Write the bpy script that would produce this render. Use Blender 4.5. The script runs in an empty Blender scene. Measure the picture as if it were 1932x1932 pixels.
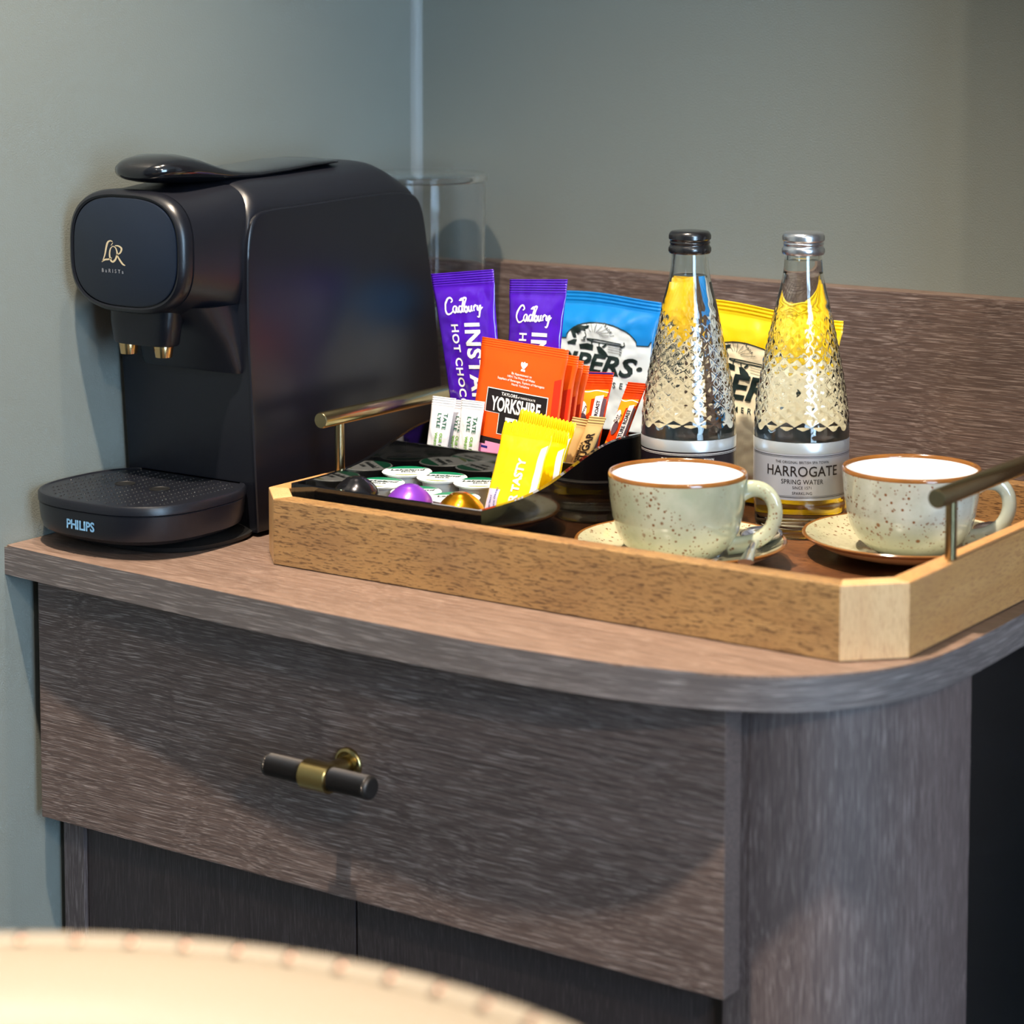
import bpy, bmesh, math, random
from mathutils import Vector, Matrix, noise
from mathutils.geometry import tessellate_polygon
random.seed(7)
SC = bpy.context.scene
COL = SC.collection
PI = math.pi
# millimetres from the room corner at worktop height -> metres in the room (floor z = 0)
WT = 0.78
def V(x, y, z): return Vector((x/1000.0, y/1000.0, z/1000.0 + WT))

# ------------------------------------------------------------------ camera
cam = bpy.data.cameras.new('camera')
camo = bpy.data.objects.new('camera', cam); COL.objects.link(camo)
cam.sensor_width = 36.0
cam.lens = 4586.0/1932.0*36.0
cam.shift_x = 0.0
cam.shift_y = -(966.0-420.0)/1932.0
cam.clip_start = 0.02
r_ = Vector((0.8200371, 0.57231036, 0.0)); f_ = Vector((-0.56992524, 0.81661957, -0.0912014)).normalized()
r_ = r_.normalized(); u_ = r_.cross(f_).normalized(); r_ = f_.cross(u_).normalized()
M = Matrix((r_, u_, -f_)).transposed().to_4x4()
M.translation = V(1197.39, -1578.89, 364.0)
camo.matrix_world = M
cam.dof.use_dof = True
cam.dof.focus_distance = 1.64
cam.dof.aperture_fstop = 7.0
SC.camera = camo
# ------------------------------------------------------------------ world and light
SC.view_settings.view_transform = 'Standard'
SC.view_settings.look = 'None'
SC.view_settings.gamma = 1.0
SC.view_settings.use_curve_mapping = False
SC.view_settings.exposure = 0.0
w = bpy.data.worlds.new('daylight'); SC.world = w; w.use_nodes = True
w.node_tree.nodes['Background'].inputs[0].default_value = (0.50, 0.72, 1.0, 1)
w.node_tree.nodes['Background'].inputs[1].default_value = 1.0
def light(name, kind, loc, target, energy, color, **k):
    L = bpy.data.lights.new(name, kind); L.energy = energy; L.color = color
    for a, b in k.items(): setattr(L, a, b)
    o = bpy.data.objects.new(name, L); COL.objects.link(o); o.location = loc
    o.rotation_euler = (Vector(target)-Vector(loc)).to_track_quat('-Z', 'Y').to_euler()
    return o
WARM = (1.0, 0.84, 0.66)
light('downlight_lamp', 'SPOT', V(395, -885, 1590), V(390, -690, 0), 215, WARM, spot_size=1.12, spot_blend=0.7, shadow_soft_size=0.022)
light('downlight_lamp', 'SPOT', V(330, -470, 1590), V(300, -560, 0), 68, WARM, spot_size=0.86, spot_blend=0.9, shadow_soft_size=0.022)
light('unseen_room_lamp', 'SPOT', V(2540, -2000, 1560), V(400, -300, 0), 70, WARM, spot_size=1.6, spot_blend=0.6, shadow_soft_size=0.04)

light('unseen_room_lamp', 'SPOT', V(1500, -2300, 1590), V(700, -900, -300), 12, WARM, spot_size=2.2, spot_blend=0.8, shadow_soft_size=0.05)  # unseen fill lamp, added to brighten the drawer front
light('window_daylight', 'AREA', V(3590, -2050, 500), V(0, -900, 0), 118, (0.50, 0.74, 1.0), shape='RECTANGLE', size=1.1, size_y=1.7)

# ------------------------------------------------------------------ materials
def srgb(r, g, b):
    f = lambda c: ((c/255.0)/12.92 if c/255.0 <= 0.04045 else (((c/255.0)+0.055)/1.055)**2.4)
    return (f(r), f(g), f(b), 1)
class NT:
    def __init__(s, name):
        s.m = bpy.data.materials.new(name); s.m.use_nodes = True
        s.n = s.m.node_tree.nodes; s.l = s.m.node_tree.links
        s.b = s.n['Principled BSDF']
    def node(s, t, **k):
        x = s.n.new(t)
        for a, b in k.items(): setattr(x, a, b)
        return x
    def link(s, a, b): s.l.new(a, b)
    def coord(s, scale=(1, 1, 1), rot=(0, 0, 0)):
        tc = s.node('ShaderNodeTexCoord'); mp = s.node('ShaderNodeMapping')
        mp.inputs['Scale'].default_value = scale; mp.inputs['Rotation'].default_value = rot
        s.link(tc.outputs['Object'], mp.inputs['Vector']); return mp.outputs[0]
    def noise(s, vec, scale=1.0, detail=4, rough=0.55, dist=0.0):
        x = s.node('ShaderNodeTexNoise'); x.inputs['Scale'].default_value = scale
        x.inputs['Detail'].default_value = detail; x.inputs['Roughness'].default_value = rough
        x.inputs['Distortion'].default_value = dist
        s.link(vec, x.inputs['Vector']); return x.outputs['Fac']
    def ramp(s, fac, stops):
        x = s.node('ShaderNodeValToRGB'); e = x.color_ramp.elements
        while len(e) < len(stops): e.new(0.5)
        for i, (p, c) in enumerate(stops):
            e[i].position = p; e[i].color = c if len(c) == 4 else (*c, 1)
        s.link(fac, x.inputs[0]); return x.outputs[0]
    def mix(s, fac, a, b, mode='MIX'):
        x = s.node('ShaderNodeMix', data_type='RGBA', blend_type=mode)
        for sock, v in ((x.inputs[0], fac), (x.inputs[6], a), (x.inputs[7], b)):
            if isinstance(v, (int, float)): sock.default_value = v
            elif isinstance(v, tuple): sock.default_value = v
            else: s.link(v, sock)
        return x.outputs[2]
    def bump(s, h, strength, dist=0.001):
        x = s.node('ShaderNodeBump'); x.inputs['Strength'].default_value = strength
        x.inputs['Distance'].default_value = dist
        s.link(h, x.inputs['Height']); s.link(x.outputs[0], s.b.inputs['Normal'])
def G(v): return (v, v, v, 1)
def plain(name, col, rough=0.5, metal=0.0, spec=0.5, coat=0.0, bump=None, var=0.0):
    t = NT(name); b = t.b
    b.inputs['Base Color'].default_value = col
    b.inputs['Roughness'].default_value = rough; b.inputs['Metallic'].default_value = metal
    b.inputs['Specular IOR Level'].default_value = spec; b.inputs['Coat Weight'].default_value = coat
    b.inputs['Coat Roughness'].default_value = 0.08
    v = t.coord()
    n = t.noise(v, 60, 3)
    d = tuple(c*(1-var) for c in col[:3])+(1,)
    t.link(t.mix(n, d, col), b.inputs['Base Color'])
    if bump: t.bump(t.noise(t.coord(), bump[0], 3), bump[1], bump[2])
    return t.m
def oak(name, axis, cols, rough=0.5, pore=0.4, bumps=0.35, edge=False):
    t = NT(name)
    s1 = [900.0]*3; s1[axis] = 14.0
    s2 = [2300.0]*3; s2[axis] = 48.0
    s3 = [14.0]*3; s3[axis] = 1.6
    if edge: s1, s2, s3 = [13, 13, 620], [40, 40, 1500], [2, 2, 60]
    warp = t.noise(t.coord((5, 5, 5)), 1.0, 2)
    tc = t.node('ShaderNodeTexCoord'); ad = t.node('ShaderNodeVectorMath', operation='ADD')
    sc = t.node('ShaderNodeVectorMath', operation='SCALE'); sc.inputs['Scale'].default_value = 0.012
    cb = t.node('ShaderNodeCombineXYZ')
    for i in range(3):
        if i != axis: t.link(warp, cb.inputs[i])
    t.link(cb.outputs[0], sc.inputs[0]); t.link(tc.outputs['Object'], ad.inputs[0]); t.link(sc.outputs[0], ad.inputs[1])
    def mp(scale):
        m = t.node('ShaderNodeMapping'); m.inputs['Scale'].default_value = scale
        t.link(ad.outputs[0], m.inputs['Vector']); return m.outputs[0]
    n1 = t.noise(mp(s1), 1.0, 3, 0.6); n2 = t.noise(mp(s2), 1.0, 2, 0.5); n3 = t.noise(mp(s3), 1.0, 3, 0.5)
    base = t.mix(t.ramp(n3, [(0.3, G(0)), (0.7, G(1))]), cols[0], cols[1])
    base = t.mix(t.ramp(n1, [(0.40, G(0)), (0.60, G(0.9))]), cols[0], base)
    st = t.ramp(n2, [(0.56, G(0)), (0.64, G(pore))])
    c = t.mix(st, base, cols[2])
    t.link(c, t.b.inputs['Base Color'])
    t.b.inputs['Roughness'].default_value = rough
    t.bump(n2, bumps, 0.0006)
    return t.m
OAKC = (srgb(84, 69, 64), srgb(128, 107, 99), srgb(208, 190, 182))
M_OAKX = oak('dark_oak_grain_across', 0, OAKC)
M_OAKZ = oak('dark_oak_grain_upright', 2, (srgb(90, 77, 75), srgb(118, 102, 98), srgb(196, 180, 176)), pore=0.35)
M_OAKE = oak('dark_oak_edging', 0, (srgb(96, 88, 86), srgb(130, 119, 116), srgb(186, 176, 172)), edge=True)
M_OAKT = oak('oak_lit_top_face', 0, (srgb(104, 84, 73), srgb(150, 124, 109), srgb(204, 180, 164)), rough=0.42, pore=0.4, bumps=0.2)  # lighter oak copy, lamp light on upward faces put into its colour
M_DARK = oak('shadowed_oak_back_panel', 2, (srgb(60, 50, 49), srgb(74, 62, 60), srgb(112, 98, 96)))  # darker oak copy, shade under the drawer put into its colour
M_BLACKPANEL = plain('black_side_panel', srgb(11, 11, 12), 0.6)
def mango(name, axis, cols):
    t = NT(name)
    s1 = [40.0]*3; s1[axis] = 7.0
    s2 = [1200.0]*3; s2[axis] = 150.0
    s3 = [26.0]*3; s3[axis] = 12.0
    n1 = t.noise(t.coord(tuple(s1)), 1, 4, 0.6, 1.0)
    n2 = t.noise(t.coord(tuple(s2)), 1, 2, 0.5, 0.8)
    n3 = t.noise(t.coord(tuple(s3)), 1, 3, 0.5)
    c = t.mix(t.ramp(n1, [(0.35, G(0)), (0.7, G(1))]), cols[0], cols[1])
    c = t.mix(t.ramp(n3, [(0.45, G(0)), (0.75, G(0.6))]), c, cols[2])
    c = t.mix(t.ramp(n2, [(0.53, G(0)), (0.62, G(0.8))]), c, cols[3])
    t.link(c, t.b.inputs['Base Color']); t.b.inputs['Roughness'].default_value = 0.42
    t.bump(n2, 0.25, 0.0005)
    return t.m
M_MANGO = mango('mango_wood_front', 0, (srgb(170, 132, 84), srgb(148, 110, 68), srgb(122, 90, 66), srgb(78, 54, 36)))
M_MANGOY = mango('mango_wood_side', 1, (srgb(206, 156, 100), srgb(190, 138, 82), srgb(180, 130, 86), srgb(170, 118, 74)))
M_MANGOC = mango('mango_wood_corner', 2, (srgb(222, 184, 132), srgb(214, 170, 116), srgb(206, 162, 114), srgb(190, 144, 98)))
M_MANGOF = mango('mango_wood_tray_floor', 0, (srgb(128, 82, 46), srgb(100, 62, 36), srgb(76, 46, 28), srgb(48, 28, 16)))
t = NT('grey_green_wallcovering')
n = t.noise(t.coord((1, 1, 1)), 900, 2); n2 = t.noise(t.coord((1, 1, 1)), 3, 2)
t.link(t.mix(n2, srgb(124, 130, 125), srgb(130, 136, 131)), t.b.inputs['Base Color'])
t.b.inputs['Roughness'].default_value = 0.62; t.bump(n, 0.35, 0.0006); M_WALL = t.m
M_BEAD = plain('corner_bead_lit_paint', srgb(138, 146, 146), 0.5)  # lighter than the wall: light caught along the corner put into the paint
M_CEIL = plain('ceiling_white', srgb(226, 224, 218), 0.8)
M_FLOOR = plain('dark_carpet', srgb(52, 48, 46), 0.95, bump=(700, 0.6, 0.002), var=0.3)
M_BLACK = plain('matt_black_plastic', srgb(19, 21, 29), 0.36, spec=0.5, bump=(2600, 0.06, 0.0002))
M_BLACK2 = plain('satin_black_panel', srgb(15, 17, 25), 0.32, spec=0.5, bump=(2600, 0.05, 0.0002))
M_CAPF = plain('blue_black_cap_face', srgb(14, 25, 42), 0.38, spec=0.6)
M_GLOSSB = plain('gloss_black_lever', srgb(20, 21, 25), 0.12, spec=0.6, coat=0.4)
M_VOID = plain('black_recess', srgb(8, 8, 9), 0.6)
M_GOLD = plain('pale_gold_metal', srgb(214, 180, 128), 0.22, metal=1.0)
M_GOLDPRINT = plain('pale_gold_print', srgb(214, 196, 160), 0.35, metal=0.2)
M_GREYPRINT = plain('grey_print', srgb(150, 152, 158), 0.5)
M_BLUEPRINT = plain('light_blue_print', srgb(120, 168, 206), 0.5)
M_BRASS = plain('aged_brass', srgb(170, 154, 116), 0.27, metal=1.0, var=0.2)
M_BRASSD = plain('dark_knurled_bronze', srgb(84, 80, 78), 0.42, metal=0.9)
M_BRASSB = plain('antique_brass_bright', srgb(180, 158, 106), 0.25, metal=1.0)
M_ACRYL = plain('black_acrylic', srgb(10, 10, 11), 0.06, spec=0.6, coat=0.5)
M_CHROME = plain('polished_steel', srgb(205, 208, 215), 0.12, metal=1.0)
M_WHITEP = plain('white_paper', srgb(236, 236, 240), 0.5)
M_PLASTICW = plain('white_plastic', srgb(228, 226, 218), 0.4)
M_CREAML = plain('cream_leather', srgb(168, 154, 134), 0.5, bump=(260, 0.25, 0.001))
M_NAIL = plain('upholstery_nail', srgb(112, 86, 74), 0.3, metal=0.9)
M_PIPING = plain('brown_leather_piping', srgb(104, 72, 60), 0.4)
M_WALNUT = plain('dark_walnut_legs', srgb(58, 38, 26), 0.45)
def foil(name, col, rough=0.25, spec=0.5, wr=0.35, sc=70):
    t = NT(name); t.b.inputs['Roughness'].default_value = rough
    t.b.inputs['Specular IOR Level'].default_value = spec; t.b.inputs['Coat Weight'].default_value = 0.3
    t.b.inputs['Coat Roughness'].default_value = 0.1
    n = t.noise(t.coord(), 40, 2)
    t.link(t.mix(n, tuple(c*0.93 for c in col[:3])+(1,), col), t.b.inputs['Base Color'])
    t.bump(t.noise(t.coord((1, 1, 0.5)), sc, 2, 0.5, 0.6), wr, 0.004)
    return t.m
M_PURPLE = foil('purple_foil', srgb(74, 22, 178), 0.16, 0.6, 0.8, 45)
M_ORANGE = foil('orange_sachet_paper', srgb(246, 88, 12), 0.38, 0.4, 0.15)
M_ORANGED = plain('orange_fold_shade', srgb(206, 44, 12), 0.5)  # sachet orange darkened for the shade of the fold
M_COFFEE = foil('red_orange_foil', srgb(232, 66, 14), 0.25, 0.5, 0.4, 90)
M_AMBER = plain('amber_print', srgb(250, 156, 30), 0.35)
M_KRAFT = foil('kraft_paper', srgb(206, 172, 112), 0.55, 0.3, 0.2)
M_STICKW = foil('white_sachet_paper', srgb(238, 238, 244), 0.45, 0.4, 0.35, 90)
M_YELLOW = foil('yellow_film', srgb(252, 208, 8), 0.25, 0.5, 0.5, 60)
M_BLUEBAG = foil('blue_crisp_foil', srgb(10, 132, 216), 0.35, 0.5, 0.4, 30)
M_YELBAG = foil('yellow_crisp_foil', srgb(252, 206, 6), 0.35, 0.5, 0.4, 30)
M_PALEBLUE = foil('pale_blue_crisp_print', srgb(222, 236, 244), 0.4, 0.5, 0.4, 30)
M_CREAMP = foil('cream_crisp_print', srgb(250, 240, 208), 0.4, 0.5, 0.4, 30)
M_INK = plain('dark_green_ink', srgb(26, 44, 44), 0.45)
M_INKB = plain('black_ink', srgb(26, 20, 22), 0.45)
M_INKG = plain('green_ink', srgb(30, 96, 70), 0.5)
M_INKLG = plain('light_green_ink', srgb(120, 178, 60), 0.5)
M_NAVY = plain('navy_print', srgb(34, 40, 130), 0.4)
M_PINK = plain('pink_print', srgb(238, 160, 206), 0.45)
M_WHITEINK = plain('white_ink', srgb(245, 242, 240), 0.45)
M_LILAC = plain('lilac_print', srgb(196, 188, 214), 0.45)
M_GREYBEAN = plain('brown_grey_print', srgb(96, 74, 82), 0.5)
M_SILVER = plain('brushed_silver_label', srgb(178, 182, 194), 0.32, metal=0.35)
M_FROST = plain('silver_label_band', srgb(206, 214, 220), 0.3, metal=0.6)
M_BLKLABEL = plain('black_label', srgb(30, 24, 32), 0.3)
M_CAPBLK = plain('black_metal_screw_cap', srgb(22, 22, 25), 0.25, spec=0.7, coat=0.4)
M_CAPSIL = plain('aluminium_screw_cap', srgb(214, 218, 226), 0.26, metal=0.95)
M_CAPSB = plain('black_capsule_foil', srgb(40, 40, 44), 0.2, metal=0.7, coat=0.3)
M_CAPSP = plain('purple_capsule_foil', srgb(130, 60, 190), 0.3, metal=0.35, coat=0.2)
M_CAPSG = plain('gold_capsule_foil', srgb(206, 140, 20), 0.22, metal=0.9)
M_CAPSF = plain('capsule_rim_foil', srgb(190, 160, 110), 0.3, metal=0.9)
M_LIDW = plain('white_green_pot_lid', srgb(226, 232, 232), 0.3, spec=0.6)
M_LIDG = plain('green_lid_print', srgb(16, 120, 84), 0.35)
M_LIDL = plain('olive_lid_print', srgb(150, 164, 60), 0.4)
def glassm(name, col=(1, 1, 1, 1), ior=1.5, rough=0.0):
    t = NT(name); b = t.b
    b.inputs['Base Color'].default_value = col; b.inputs['Transmission Weight'].default_value = 1.0
    b.inputs['IOR'].default_value = ior; b.inputs['Roughness'].default_value = rough
    return t.m
M_GLASS = glassm('clear_bottle_glass', (0.97, 0.99, 0.98, 1), 1.5)
M_PANE = glassm('window_glass', (0.97, 0.99, 0.98, 1), 1.45)
M_WATER = glassm('water', (0.99, 1, 1, 1), 1.333)
M_TANK = glassm('clear_tank_plastic', (0.97, 0.98, 1, 1), 1.22)
def glaze(name, base, base2, seed):
    t = NT(name)
    v = t.coord(); 
    mp = t.node('ShaderNodeMapping'); mp.inputs['Location'].default_value = (seed, seed*.7, seed*.3)
    t.link(v, mp.inputs['Vector'])
    n1 = t.noise(mp.outputs[0], 28, 4, 0.6)
    c = t.mix(t.ramp(n1, [(0.4, G(0)), (0.62, G(1))]), base, base2)
    for sc, th, msk in ((150, 0.26, 0.47), (260, 0.30, 0.44), (430, 0.28, 0.42)):
        vo = t.node('ShaderNodeTexVoronoi'); vo.inputs['Scale'].default_value = sc
        t.link(mp.outputs[0], vo.inputs['Vector'])
        sp = t.ramp(vo.outputs['Distance'], [(th*0.55, G(1)), (th, G(0))])
        # only some cells carry a speckle
        sep = t.node('ShaderNodeSeparateColor'); t.link(vo.outputs['Color'], sep.inputs[0])
        pick = t.ramp(sep.outputs[0], [(0.44, G(0)), (0.48, G(1))])
        zone = t.ramp(t.noise(mp.outputs[0], 34, 2), [(msk, G(0)), (msk+0.1, G(1))])
        m1 = t.mix(1.0, sp, pick, 'MULTIPLY'); m2 = t.mix(1.0, m1, zone, 'MULTIPLY')
        c = t.mix(m2, c, srgb(120, 74, 40))
    t.link(c, t.b.inputs['Base Color']); t.b.inputs['Roughness'].default_value = 0.12
    t.b.inputs['Coat Weight'].default_value = 0.5
    return t.m
M_SAGE = glaze('sage_speckled_glaze', srgb(168, 172, 146), srgb(190, 190, 166), 0.0)
M_SAGE2 = glaze('sage_speckled_glaze_b', srgb(172, 176, 160), srgb(196, 200, 190), 3.3)
M_SAUCER = glaze('speckled_saucer_glaze', srgb(184, 182, 150), srgb(204, 198, 166), 1.7)
M_UNDER = plain('tan_glaze_underside', srgb(206, 178, 140), 0.3)
M_RIMBR = plain('amber_brown_rim_glaze', srgb(158, 104, 50), 0.15, coat=0.4, var=0.6)
M_INW = plain('white_inner_glaze', srgb(244, 240, 240), 0.12, coat=0.4)

# ------------------------------------------------------------------ object helpers
def world_loc(o):
    v = Vector((0, 0, 0))
    while o is not None: v = v + o.location; o = o.parent
    return v
def tag(o, label=None, cat=None, group=None, kind=None):
    if label: o['label'] = label
    if cat: o['category'] = cat
    if group: o['group'] = group
    if kind: o['kind'] = kind
    return o
def thing(name, loc, label, cat, group=None):
    o = bpy.data.objects.new(name, None); COL.objects.link(o); o.location = loc
    o.empty_display_size = 0.02
    return tag(o, label, cat, group)
def obj(name, bm, mats, parent=None, smooth=False, base=None):
    """bm holds room coordinates (metres); the mesh is moved to local ones"""
    if not isinstance(mats, (list, tuple)): mats = [mats]
    if parent is not None: off = world_loc(parent)
    elif base is not None: off = Vector(base)
    else: off = Vector((0, 0, 0))
    if off.length: bmesh.ops.translate(bm, verts=bm.verts, vec=-off)
    me = bpy.data.meshes.new(name); bm.to_mesh(me); bm.free()
    for m in mats: me.materials.append(m)
    if smooth:
        for p in me.polygons: p.use_smooth = True
        if smooth == 'auto':
            try: me.set_sharp_from_angle(angle=math.radians(38))
            except Exception: pass
    o = bpy.data.objects.new(name, me); COL.objects.link(o)
    if parent is not None: o.parent = parent
    else: o.location = off
    return o
def add_box(bm, a, b, mi=0, bev=0.0):
    x0, y0, z0 = a; x1, y1, z1 = b
    vs = [bm.verts.new(V(*p)) for p in ((x0,y0,z0),(x1,y0,z0),(x1,y1,z0),(x0,y1,z0),(x0,y0,z1),(x1,y0,z1),(x1,y1,z1),(x0,y1,z1))]
    fs = [bm.faces.new([vs[i] for i in f]) for f in ((0,3,2,1),(4,5,6,7),(0,1,5,4),(1,2,6,5),(2,3,7,6),(3,0,4,7))]
    for f in fs: f.material_index = mi
    if bev:
        es = list({e for f in fs for e in f.edges})
        bmesh.ops.bevel(bm, geom=es, offset=bev/1000.0, segments=2, profile=0.7, affect='EDGES')
def box(a, b, bev=0.0):
    bm = bmesh.new(); add_box(bm, a, b, 0, bev); return bm
def prism(pts, z0, z1, bev=0.0, seg=2):
    """closed outline [(x,y)] in mm, counter-clockwise"""
    bm = bmesh.new()
    lo = [bm.verts.new(V(x, y, z0)) for x, y in pts]; hi = [bm.verts.new(V(x, y, z1)) for x, y in pts]
    n = len(pts)
    bm.faces.new(list(reversed(lo))); top = bm.faces.new(hi)
    for i in range(n):
        bm.faces.new((lo[i], lo[(i+1) % n], hi[(i+1) % n], hi[i]))
    if bev:
        es = list(top.edges)
        bmesh.ops.bevel(bm, geom=es, offset=bev/1000.0, segments=seg, profile=0.6, affect='EDGES')
    return bm
def lathe(prof, c=(0, 0, 0), n=64, rmod=None, mi=None, bm=None):
    """prof [(r,z)] mm about the upright axis at c (mm)"""
    bm = bm or bmesh.new(); rings = []
    for j, (r, z) in enumerate(prof):
        if r < 1e-6: rings.append([bm.verts.new(V(c[0], c[1], c[2]+z))]*n); continue
        ring = []
        for i in range(n):
            a = 2*PI*i/n; rr = r + (rmod(a, z) if rmod else 0)
            ring.append(bm.verts.new(V(c[0]+rr*math.cos(a), c[1]+rr*math.sin(a), c[2]+z)))
        rings.append(ring)
    for j in range(len(rings)-1):
        A, B = rings[j], rings[j+1]
        for i in range(n):
            k = (i+1) % n
            vs = []
            for v in (A[i], A[k], B[k], B[i]):
                if v not in vs: vs.append(v)
            if len(vs) >= 3:
                f = bm.faces.new(vs)
                if mi: f.material_index = mi[j]
    return bm
def tube(path, radii, n=16, bm=None, flat=1.0, up=Vector((0, 0, 1)), cap=True):
    """swept tube through path (room metres), radii mm; flat squeezes along the second axis"""
    bm = bm or bmesh.new(); rings = []
    N = len(path)
    prev = None
    for i, p in enumerate(path):
        t = (path[min(i+1, N-1)]-path[max(i-1, 0)]).normalized()
        a = t.cross(up)
        if a.length < 1e-4: a = t.cross(Vector((1, 0, 0)))
        a.normalize()
        if prev is not None and a.dot(prev) < 0: a = -a
        prev = a
        b = a.cross(t).normalized()
        r = (radii[i] if isinstance(radii, (list, tuple)) else radii)/1000.0
        rings.append([bm.verts.new(p + a*(r*math.cos(2*PI*k/n)) + b*(r*flat*math.sin(2*PI*k/n))) for k in range(n)])
    for j in range(N-1):
        for k in range(n):
            bm.faces.new((rings[j][k], rings[j][(k+1) % n], rings[j+1][(k+1) % n], rings[j+1][k]))
    if cap:
        bm.faces.new(list(reversed(rings[0]))); bm.faces.new(rings[-1])
    bmesh.ops.recalc_face_normals(bm, faces=bm.faces)
    return bm
def catmull(pts, k=8, closed=False):
    out = []; n = len(pts)
    P = lambda i: pts[i % n] if closed else pts[max(0, min(n-1, i))]
    for i in range(n if closed else n-1):
        p0, p1, p2, p3 = P(i-1), P(i), P(i+1), P(i+2)
        for j in range(k):
            t = j/k
            out.append(tuple(0.5*((2*b)+(-a+c)*t+(2*a-5*b+4*c-d)*t*t+(-a+3*b-3*c+d)*t**3) for a, b, c, d in zip(p0, p1, p2, p3)))
    if not closed: out.append(tuple(pts[-1]))
    return out
def superell(cx, cy, a, b, e, n=64):
    out = []
    for i in range(n):
        t = 2*PI*i/n; c, s = math.cos(t), math.sin(t)
        out.append((cx+a*math.copysign(abs(c)**(2/e), c), cy+b*math.copysign(abs(s)**(2/e), s)))
    return out
def loft(rings, cap=True):
    """rings: lists of room points with the same count"""
    bm = bmesh.new(); R = [[bm.verts.new(p) for p in r] for r in rings]; n = len(R[0])
    for j in range(len(R)-1):
        for i in range(n):
            bm.faces.new((R[j][i], R[j][(i+1) % n], R[j+1][(i+1) % n], R[j+1][i]))
    if cap: bm.faces.new(list(reversed(R[0]))); bm.faces.new(R[-1])
    bmesh.ops.recalc_face_normals(bm, faces=bm.faces)
    return bm

# flat print: 2D shapes (mm) sliced fine and laid on a surface function S(x, y, lift) -> room point
def flat_poly(polys):
    bm = bmesh.new()
    for pts in polys:
        vs = [bm.verts.new((x, y, 0)) for x, y in pts]
        for tri in tessellate_polygon([[Vector((x, y, 0)) for x, y in pts]]):
            try: bm.faces.new([vs[i] for i in tri])
            except ValueError: pass
    return bm
def ribbon(bm, pts, wd, taper=None):
    n = len(pts); L = []
    for i in range(n):
        a, b = pts[max(i-1, 0)], pts[min(i+1, n-1)]
        dx, dy = b[0]-a[0], b[1]-a[1]; l = math.hypot(dx, dy) or 1
        ww = wd*(taper(i/(n-1)) if taper else 1)/2
        L.append((bm.verts.new((pts[i][0]-dy/l*ww, pts[i][1]+dx/l*ww, 0)), bm.verts.new((pts[i][0]+dy/l*ww, pts[i][1]-dx/l*ww, 0))))
    for i in range(n-1):
        bm.faces.new((L[i][0], L[i][1], L[i+1][1], L[i+1][0]))
def strokes(list_, wd, box_, size, taper=None, smooth=True):
    """list_ of polylines in a design box; scaled so the box is size mm, origin at its lower left"""
    bm = bmesh.new(); kx, ky = size[0]/box_[0], size[1]/box_[1]
    for s in list_:
        p = catmull(s, 6) if smooth and len(s) > 2 else s
        ribbon(bm, [(x*kx, y*ky) for x, y in p], wd, taper)
    return bm
_tc = {}
def text2d(s, size, bold=0.0, shear=0.0, spacing=1.0, sx=1.0, align='LEFT'):
    key = (s, size, bold, shear, spacing, sx, align)
    if key not in _tc:
        c = bpy.data.curves.new('print', 'FONT'); c.body = s; c.size = size; c.offset = bold*size
        c.shear = shear; c.space_character = spacing; c.align_x = align; c.resolution_u = 3
        o = bpy.data.objects.new('print', c)
        me = bpy.data.meshes.new_from_object(o)
        bpy.data.objects.remove(o); bpy.data.curves.remove(c); _tc[key] = me
    bm = bmesh.new(); bm.from_mesh(_tc[key])
    if sx != 1.0: bmesh.ops.scale(bm, vec=(sx, 1, 1), verts=bm.verts)
    return bm
def place2d(bm, x, y, rot=0.0, sx=1.0, sy=1.0):
    ca, sa = math.cos(math.radians(rot)), math.sin(math.radians(rot))
    for v in bm.verts:
        a, b = v.co.x*sx, v.co.y*sy
        v.co = Vector((x+a*ca-b*sa, y+a*sa+b*ca, 0))
    return bm
def join2d(*bms):
    out = bmesh.new()
    for b in bms:
        me = bpy.data.meshes.new('tmp'); b.to_mesh(me); b.free(); out.from_mesh(me); bpy.data.meshes.remove(me)
    return out
def decal(name, bm, S, mat, parent, step=4.0, lift=0.2, label=None):
    if not bm.verts: return
    xs = [v.co.x for v in bm.verts]; ys = [v.co.y for v in bm.verts]
    for axis, lo, hi in ((0, min(xs), max(xs)), (1, min(ys), max(ys))):
        k = math.floor(lo/step)+1
        while k*step < hi:
            co = Vector((0, 0, 0)); co[axis] = k*step; no = Vector((0, 0, 0)); no[axis] = 1
            bmesh.ops.bisect_plane(bm, geom=bm.verts[:]+bm.edges[:]+bm.faces[:], dist=1e-5, plane_co=co, plane_no=no)
            k += 1
    for v in bm.verts: v.co = S(v.co.x, v.co.y, lift)
    o = obj(name, bm, mat, parent, smooth=True)
    if label: o['label'] = label
    return o

# ------------------------------------------------------------------ the room
def struct(name, bm, mat, **k):
    o = obj(name, bm, mat, **k); o['kind'] = 'structure'; return o
RX, RY, CZ = 3600, -3900, 1680
struct('wall_left', box((-100, RY, -780), (0, 100, CZ)), M_WALL)
struct('wall_back', box((0, 0, -780), (RX, 100, CZ)), M_WALL)
struct('wall_front', box((-100, RY-100, -780), (RX, RY, CZ)), M_WALL)
struct('floor', box((-100, RY-100, -880), (RX, 100, -780)), M_FLOOR)
struct('ceiling', box((-100, RY-100, CZ), (RX, 100, CZ+100)), M_CEIL)
bm = bmesh.new(); 
prof = [(0, 0)] + [(6*math.cos(a), -6*math.sin(a)) for a in [i*PI/2/6 for i in range(7)]]
struct('trim_1', prism([(0, 0), (0, -7), (2, -6.2), (4.4, -4.4), (6.2, -2), (7, 0)], 160, CZ), M_BEAD, smooth='auto')
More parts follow.
